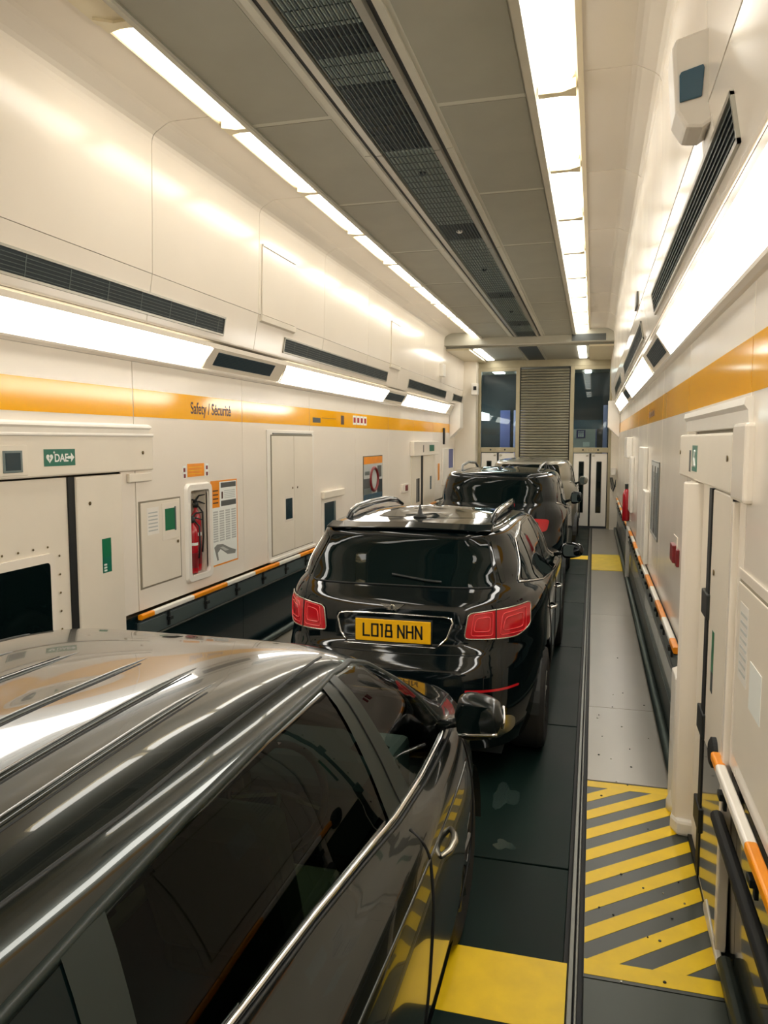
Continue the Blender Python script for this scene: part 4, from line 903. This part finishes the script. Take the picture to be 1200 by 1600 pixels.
for x, y, r in RIBS:
    P_ = []
    for t in np.linspace(.75, y, 26):
        p, n_ = nc_.hit('top', x, t); k = 1 if t < y-.25 else max(0, (y-t)/.25); P_.append((p+n_*(-.004), r*1.3*(.25+.75*k)))
    MB().tube([tuple(a) for a, b in P_], [b for a, b in P_], 10).build('roof_rib', K['paint1'], nc_.root, smooth=True)
    nc_.line('top', [(x+.02 if x > 0 else x-.02, .8), (x+.02 if x > 0 else x-.02, y-.12)], .0035, 'roof_groove', 'black', off=-.001)
nc_.line('top', [(.56, .85), (.60, 1.6), (.60, 2.35), (.585, 2.75)], .006, 'roof_gutter', 'black', off=-.002)
nc_.line('top', [(-.56, .85), (-.60, 1.6), (-.60, 2.35), (-.585, 2.75)], .006, 'roof_gutter', 'black', off=-.002)
for s_ in (1, -1):
    nc_.patch('front', rpoly([(s_*.50, .68), (s_*.86, .66), (s_*.84, .80), (s_*.54, .80)], .03), .006, 'headlamp', 'steel')
    nc_.line('top', [(s_*.80, 3.75), (s_*.76, 4.2), (s_*.55, 4.52)], .004, 'bonnet_joint', 'black', off=0)
    nc_.patch('rear', rrect(s_*.7-.12, s_*.7+.12, .82, 1.0, .03), .006, 'tail_lamp', 'tail')
nc_.patch('front', rrect(-.42, .42, .45, .72, .05), .004, 'radiator_grille', 'plas')
# cabin
cab = MB().box(nc_.xc-.70, nc_.xc+.70, nc_.yr+.6, nc_.yr+3.6, .40, .44).build('cabin_floor', 'dash', nc_.root)
def seat(cx, cy, n):
    e_ = MB(); e_.box(cx-.25, cx+.25, cy, cy+.50, .55, .72); o1 = e_.build('seat', 'seat', nc_.root, bev=.05)
    MB().prism([(cy-.02, .66), (cy+.14, .66), (cy-.06, 1.23), (cy-.17, 1.22), (cy-.2, 1.15)], 'x', cx-.24, cx+.24).build('seat_back', 'seat', o1, bev=.045)
    MB().prism([(cy-.10, 1.25), (cy-.04, 1.25), (cy-.08, 1.41), (cy-.16, 1.40)], 'x', cx-.13, cx+.13).build('headrest', 'seat', o1, bev=.03)
for cx in (-.37, .37): seat(nc_.xc+cx, nc_.yr+2.45, 1)
MB().box(nc_.xc-.66, nc_.xc+.66, nc_.yr+1.15, nc_.yr+1.7, .5, .7).build('rear_bench', 'seat', nc_.root, bev=.05)
MB().prism([(nc_.yr+1.15, .66), (nc_.yr+1.3, .66), (nc_.yr+1.1, 1.2), (nc_.yr+.98, 1.18)], 'x', nc_.xc-.64, nc_.xc+.64).build('rear_bench_back', 'seat', nc_.root, bev=.05)
MB().prism([(nc_.yr+3.0, .70), (nc_.yr+3.02, .98), (nc_.yr+3.15, 1.03), (nc_.yr+3.6, .99), (nc_.yr+3.6, .7)], 'x', nc_.xc-.70, nc_.xc+.70).build('dashboard', 'dash', nc_.root, bev=.03)
cw = nc_.w(.37, 2.86, 1.0); R_ = .185; tl = math.radians(25)
sw = MB().tube([(cw.x+R_*math.cos(t), cw.y+R_*math.sin(t)*math.sin(tl), cw.z+R_*math.sin(t)*math.cos(tl)) for t in np.linspace(0, 2*math.pi, 33)[:-1]], .015, 8, True).build('steering_wheel', 'plas', nc_.root, smooth=True)
for t in (-.1, math.pi+.1, -math.pi/2): MB().tube([tuple(cw+Vector((0, .03, 0))), (cw.x+R_*math.cos(t), cw.y+R_*math.sin(t)*math.sin(tl), cw.z+R_*math.sin(t)*math.cos(tl))], .014, 6).build('wheel_spoke', 'steel', sw)
nc_.body(); nc_.wheel_set(.82, .23)
nc_.mirror(3.50, 1.13, .91, 1.125, .185, .24, chrome=True, glassm='priv')
# ---- black luxury car ahead
lb = [(.26,.3,.12,4.95,.90,6,4,0),(.42,.4,.02,5.05,.96,5,4,0),(.60,.58,0,5.10,.975,5,4,0),(.78,.75,.02,5.10,.975,5,4,0),(.88,.86,.07,5.06,.975,5,4,0),(.96,.92,.115,4.98,.975,5,4,0),
      (1.10,.99,.13,4.85,.975,5,4,0),(1.21,1.04,.15,4.6,.96,5,5,0),(1.28,1.09,.20,4.1,.925,5,5,0),(1.34,1.14,.255,3.85,.875,5,4,0),(1.46,1.36,.36,3.55,.815,6,4,.01),(1.58,1.52,.455,3.2,.75,6,4,.02),
      (1.645,1.60,.47,2.98,.695,7,4.5,.035),(1.68,1.63,.50,2.82,.64,7,4.5,.04),(1.70,1.65,.80,2.6,.50,4,4,.045),(1.71,1.67,1.2,2.1,.25,3,3,.05),(1.715,1.68,1.5,1.9,.04,2.5,2.5,.05)]
bc = Car('black_luxury_car', 'glossy black luxury car with yellow number plate LO18 NHN, second in the queue', -1.268, 4.78, 5.10, lb, K['paint2'], (.98, 3.98), taper=.03, rwheel=.38)
rwp = rpoly([(-.66, 1.315), (.66, 1.315), (.565, 1.625), (-.565, 1.625)], .05)
bc.patch('rear', rwp, .004, 'rear_window', 'priv'); bc.line('rear', rwp, .006, 'window_seal', 'black', off=.003, closed=True)
for s_ in (1, -1): bc.patch('rear', rpoly([(s_*.685, 1.335), (s_*.715, 1.34), (s_*.62, 1.60), (s_*.59, 1.60)], .01), .004, 'corner_glass', 'trimb')
sp = MB(); 
P_ = [(-.60, .47), (-.5, .44), (0, .42), (.5, .44), (.60, .47)]
vs = []; 
for x, y in P_:
    for dy, z in ((.02, 1.668), (.015, 1.680), (.16, 1.708), (.16, 1.66)): vs.append(tuple(bc.w(x, y+dy, z+(.012 if abs(x) < .1 else 0))))
sp.add(vs, [(i*4+k, i*4+(k+1) % 4, (i+1)*4+(k+1) % 4, (i+1)*4+k) for i in range(4) for k in range(4)]+[(3, 2, 1, 0), (16, 17, 18, 19)]).build('roof_spoiler', K['paint2'], bc.root, bev=.006)
bc.patch('top', rrect(-.50, .50, 1.0, 2.4, .06), .002, 'roof_glass', 'priv', step=.12)
for sd in (1, -1):
    bc.patch('side', rpoly([(.62, 1.33), (.98, 1.27), (1.02, 1.56), (.86, 1.56)], .04), .004, 'rear_quarter_window', 'priv', sd)
    bc.patch('side', rpoly([(1.04, 1.26), (2.02, 1.18), (2.0, 1.62), (1.4, 1.625), (1.07, 1.58)], .04), .004, 'rear_door_window', 'priv', sd)
    bc.patch('side', rpoly([(2.08, 1.175), (3.15, 1.10), (2.75, 1.45), (2.45, 1.58), (2.06, 1.62)], .04), .004, 'front_door_window', 'priv', sd)
    bc.line('side', [(.56, 1.33), (.84, 1.585), (1.4, 1.645), (2.1, 1.64), (2.48, 1.60), (2.8, 1.46), (3.2, 1.11)], .007, 'bright_window_line', 'chrome', sd, .004)
    bc.line('side', [(.56, 1.32), (1.2, 1.235), (2.2, 1.15), (3.2, 1.085)], .007, 'bright_belt_line', 'chrome', sd, .004)
    bc.line('side', [(2.05, 1.14), (2.08, .8), (2.0, .35)], .004, 'door_joint', 'black', sd, .001); bc.line('side', [(1.15, 1.2), (1.35, .85), (1.5, .38)], .004, 'door_joint', 'black', sd, .001); bc.line('side', [(3.2, 1.05), (3.15, .4)], .004, 'door_joint', 'black', sd, .001)
    for yh in (1.35, 2.25):
        p, n_ = bc.hit('side', yh, .98, sd); q, _ = bc.hit('side', yh+.2, .975, sd); o_ = Vector((sd*.035, 0, 0)); MB().tube([p, p*.75+q*.25+o_, p*.25+q*.75+o_, q], .011, 8).build('door_handle', 'chrome', bc.root, smooth=True)
    # roof rail
    R0 = [(.555, .85, 1.70), (.565, .98, 1.745), (.572, 1.15, 1.768), (.58, 1.6, 1.775), (.57, 2.1, 1.768), (.555, 2.35, 1.745), (.54, 2.55, 1.69)]
    rl = MB().tube([tuple(bc.w(sd*a, b, c_-.012)) for a, b, c_ in R0], [.018, .024, .028, .029, .028, .024, .018], 10).build('roof_rail', 'chrome' if False else K['paint2'], bc.root, smooth=True)
    MB().tube([tuple(bc.w(sd*(a+.012), b, c_+.012)) for a, b, c_ in R0[1:-1]], .006, 6).build('bright_strip', 'chrome', rl, smooth=True)
    # tail lamps
    pl_ = rpoly([(sd*.475, 1.0), (sd*.50, 1.165), (sd*.66, 1.185), (sd*.865, 1.20), (sd*.868, 1.04), (sd*.80, .995)], .03)
    tl_ = bc.patch('rear', pl_, .010, 'tail_lamp', 'tail', step=.03)
    bc.line('rear', pl_, .005, 'lamp_bezel', 'steel', off=.010, closed=True, parent=tl_, step=.02)
    for a, b in ((.515, .655), (.69, .845)):
        for q in (.006, .034):
            l_ = rpoly([(sd*(a+q*.6), 1.015+q), (sd*(a+q*.6+.015), 1.165-q*1.0), (sd*(b-q*.6), 1.18-q), (sd*(b-q*.6), 1.015+q)], .02); bc.line('rear', l_, .0035, 'light_loop', 'tail2', off=.012, closed=True, parent=tl_, step=.02)
    bc.line('rear', [(sd*.672, .995), (sd*.668, 1.19)], .004, 'lamp_joint', 'black', off=.012, parent=tl_, step=.02)
    bc.line('rear', [(sd*.69, 1.33), (sd*.665, 1.19)], .004, 'tailgate_joint', 'black', off=.001); bc.line('rear', [(sd*.665, .995), (sd*.60, .90), (0, .885)], .004, 'tailgate_joint', 'black', off=.001)
    bc.patch('rear', rrect(*sorted((sd*.50, sd*.82)), .674, .690, .007), .006, 'reflector', 'tail')
    bc.patch('rear', rrect(*sorted((sd*.42, sd*.80)), .36, .50, .06), .006, 'exhaust_trim', 'steel')
    bc.patch('front', rrect(*sorted((sd*.48, sd*.72)), .72, .92, .09), .008, 'headlamp', 'steel')
bc.patch('rear', rrect(-.75, .75, .34, .56, .05), .004, 'lower_diffuser', 'plas')
bc.patch('front', rrect(-.40, .40, .50, .95, .08), .006, 'radiator_grille', 'steel')
bc.line('rear', [(-.33, .945), (-.37, 1.0), (-.395, 1.10), (-.38, 1.125), (-.33, 1.135), (0, 1.14), (.34, 1.135), (.39, 1.125), (.40, 1.10), (.365, 1.0), (.31, .94)], .0075, 'plate_surround', 'chrome', off=.006, step=.02)
bc.line('rear', [(-.34, .93), (.29, .93)], .004, 'plate_lower_edge', 'chrome', off=.006)
bc.line('rear', [(-.05, 1.375), (.2, 1.345), (.30, 1.34)], .009, 'rear_wiper', 'plas', off=.014); 
pp = bc.root; py = bc.hit('rear', 0, .96)[0].y-.012
tilt = .0
pb = box('number_plate', 'plate', bc.xc-.26, bc.xc+.26, py-.006, py, .955, 1.105, pp, .004)
box('plate_border', 'plas', bc.xc-.266, bc.xc+.266, py, py+.05, .948, 1.112, pp, .004)
# number plate characters built as strokes in the plate typeface
ST = {'L': [[(0,1),(0,0),(.5,0)]], 'O': [[(0,0),(0,1),(.5,1),(.5,0),(0,0)]], '1': [[(.12,0),(.12,1),(.02,1)]], '8': [[(0,0),(0,.48),(.5,.48),(.5,0),(0,0)],[(.05,.52),(.05,1),(.45,1),(.45,.52)]],
      'N': [[(0,0),(0,1),(.5,0),(.5,1)]], 'H': [[(0,0),(0,1)],[(.5,0),(.5,1)],[(0,.5),(.5,.5)]], ' ': []}
def plate_text(txt, xs, z0, y, parent, hh=.079, ww=.080, st=.0125):
    x = xs
    for ch in txt:
        mb = MB()
        for seg in ST[ch]:
            for (a, b), (c_, d) in zip(seg[:-1], seg[1:]):
                A = Vector((x+a*ww, z0+b*hh)); B = Vector((x+c_*ww, z0+d*hh)); t = (B-A).normalized(); nn = Vector((-t.y, t.x))*st/2; t = t*st/2
                q = [A-t-nn, B+t-nn, B+t+nn, A-t+nn]; mb.prism([(p.x, p.y) for p in q], 'y', y-.0012, y)
        if mb.v: mb.build('plate_character', 'black', parent)
        x += {'1': .036, ' ': .034}.get(ch, .060)
plate_text('LO18', bc.xc-.203, .990, py-.006, pb); plate_text('NHN', bc.xc+.038, .990, py-.006, pb)
# winged badge
by = bc.hit('rear', -.012, 1.185)[0].y-.008; bx, bz = bc.xc-.012, 1.183
bg = MB().lathe([(.021, 0), (.018, -.006)], (bx, by, bz), 'y', 20).build('winged_badge', 'steel', bc.root)
for s_ in (1, -1):
    for k in range(5):
        z1 = bz+.020-.008*k; ln = .085-.011*k
        MB().prism([(bx+s_*.016, z1-.008), (bx+s_*.016, z1), (bx+s_*ln, z1+.006-.002*k), (bx+s_*(ln-.012), z1-.004)], 'y', by-.003, by+.001).build('wing_feather', 'chrome', bg)
text('B', .034, 'black', (bx-.0105, by-.0065, bz-.012), (1, 0, 0), (0, 0, 1), bg, bold=.0006)
an = bc.hit('top', -.02, 1.02)[0]
MB().lathe([(.055, 0), (.050, .012), (.022, .024), (.014, .06), (.004, .10)], tuple(an), n=16).build('antenna_base', 'plas', bc.root, smooth=True)
bc.body(); bc.wheel_set(.84, .27); bc.mirror(2.95, 1.22, .98, 1.20, .15, .2, glassm='dash')
# ---- two cars further ahead
def scaled(z, w_, l_): return [(a*z, b*z, c_*l_, d*l_, e_*w_, f, g, h_*z) for a, b, c_, d, e_, f, g, h_ in lb]
def farcar(name, lab, xc, yr, z, w_, l_, paint, rails, sm, tallrear=False):
    L = 5.1*l_; lz = .95 if paint is K['paint3'] else .72; lvl = scaled(z, w_, l_)
    if tallrear: lvl = [(a, b, (c_ if i < 8 else .13+(c_-.13)*.45), d, e_*(1.0, 1.02, 1.055, 1.09, 1.10)[min(4, max(0, i-8))], f, g, h_) for i, (a, b, c_, d, e_, f, g, h_) in enumerate(lvl)]
    c = Car(name, lab, xc, yr, L, lvl, paint, (.98*l_, 3.98*l_), R=40, taper=.04, rwheel=.38)
    c.patch('rear', rpoly([(-.66*w_, 1.32*z), (.66*w_, 1.32*z), (.585*w_, 1.63*z), (-.585*w_, 1.63*z)], .05), .004, 'rear_window', 'priv', step=.08)
    for sd in (1, -1):
        c.patch('side', rpoly([(.62*l_, 1.34*z), (.98*l_, 1.27*z), (1.02*l_, 1.56*z), (.86*l_, 1.56*z)], .04), .004, 'rear_quarter_window', 'priv', sd, step=.08)
        c.patch('side', rpoly([(1.06*l_, 1.26*z), (2.02*l_, 1.18*z), (2.0*l_, 1.61*z), (1.1*l_, 1.58*z)], .04), .004, 'rear_door_window', 'priv', sd, step=.08)
        c.patch('side', rpoly([(2.08*l_, 1.175*z), (3.15*l_, 1.10*z), (2.75*l_, 1.45*z), (2.45*l_, 1.57*z), (2.06*l_, 1.61*z)], .04), .004, 'front_door_window', 'priv', sd, step=.08)
        c.line('side', [(.56*l_, 1.31*z), (1.2*l_, 1.235*z), (2.2*l_, 1.15*z), (3.2*l_, 1.085*z)], .008, 'bright_belt_line', 'chrome', sd, .004, step=.1)
        pt = rpoly([(sd*.82*w_, lz*z), (sd*.78*w_, (lz+.16)*z), (sd*.83*w_, (lz+.21)*z), (sd*.885*w_, (lz+.20)*z), (sd*.90*w_, lz*z)], .04); pass
        p1 = rpoly([(.11, (lz+.01)*z), (.12, (lz+.19)*z), (.26, (lz+.17)*z), (.22, (lz+.03)*z)], .04); c.patch('side', p1, .008, 'tail_lamp', 'tail', sd, step=.04)
        if rails:
            R0 = [(.54, .75, 1.70), (.56, .92, 1.755), (.575, 1.6, 1.785), (.56, 2.3, 1.76), (.54, 2.5, 1.68)]
            MB().tube([tuple(c.w(sd*a*w_*1.03, b*l_, c_*z+.012)) for a, b, c_ in R0], .018, 8).build('roof_rail', 'rim', c.root, smooth=True)
    c.patch('rear', rrect(-.26, .26, .92, 1.03, .01), .01, 'number_plate', 'plate', step=.1)
    c.patch('front', rrect(-.4, .4, .5, .85, .05), .006, 'radiator_grille', 'plas', step=.1)
    c.body(); c.wheel_set(.80, .25); c.mirror(2.95*l_, 1.24*z, .93, 1.13, .2, .2, glassm='dash')
    return c
farcar('dark_off_road_car', 'tall blue-black off-road car with silver roof rails, third in the queue', -1.285, 10.35, 1.095, .975, .92, K['paint3'], True, 1, True)
farcar('silver_car', 'tall silver car at the front of the queue before the shutter', -1.24, 15.5, 1.115, .96, .92, K['paint4'], False, 1, True)
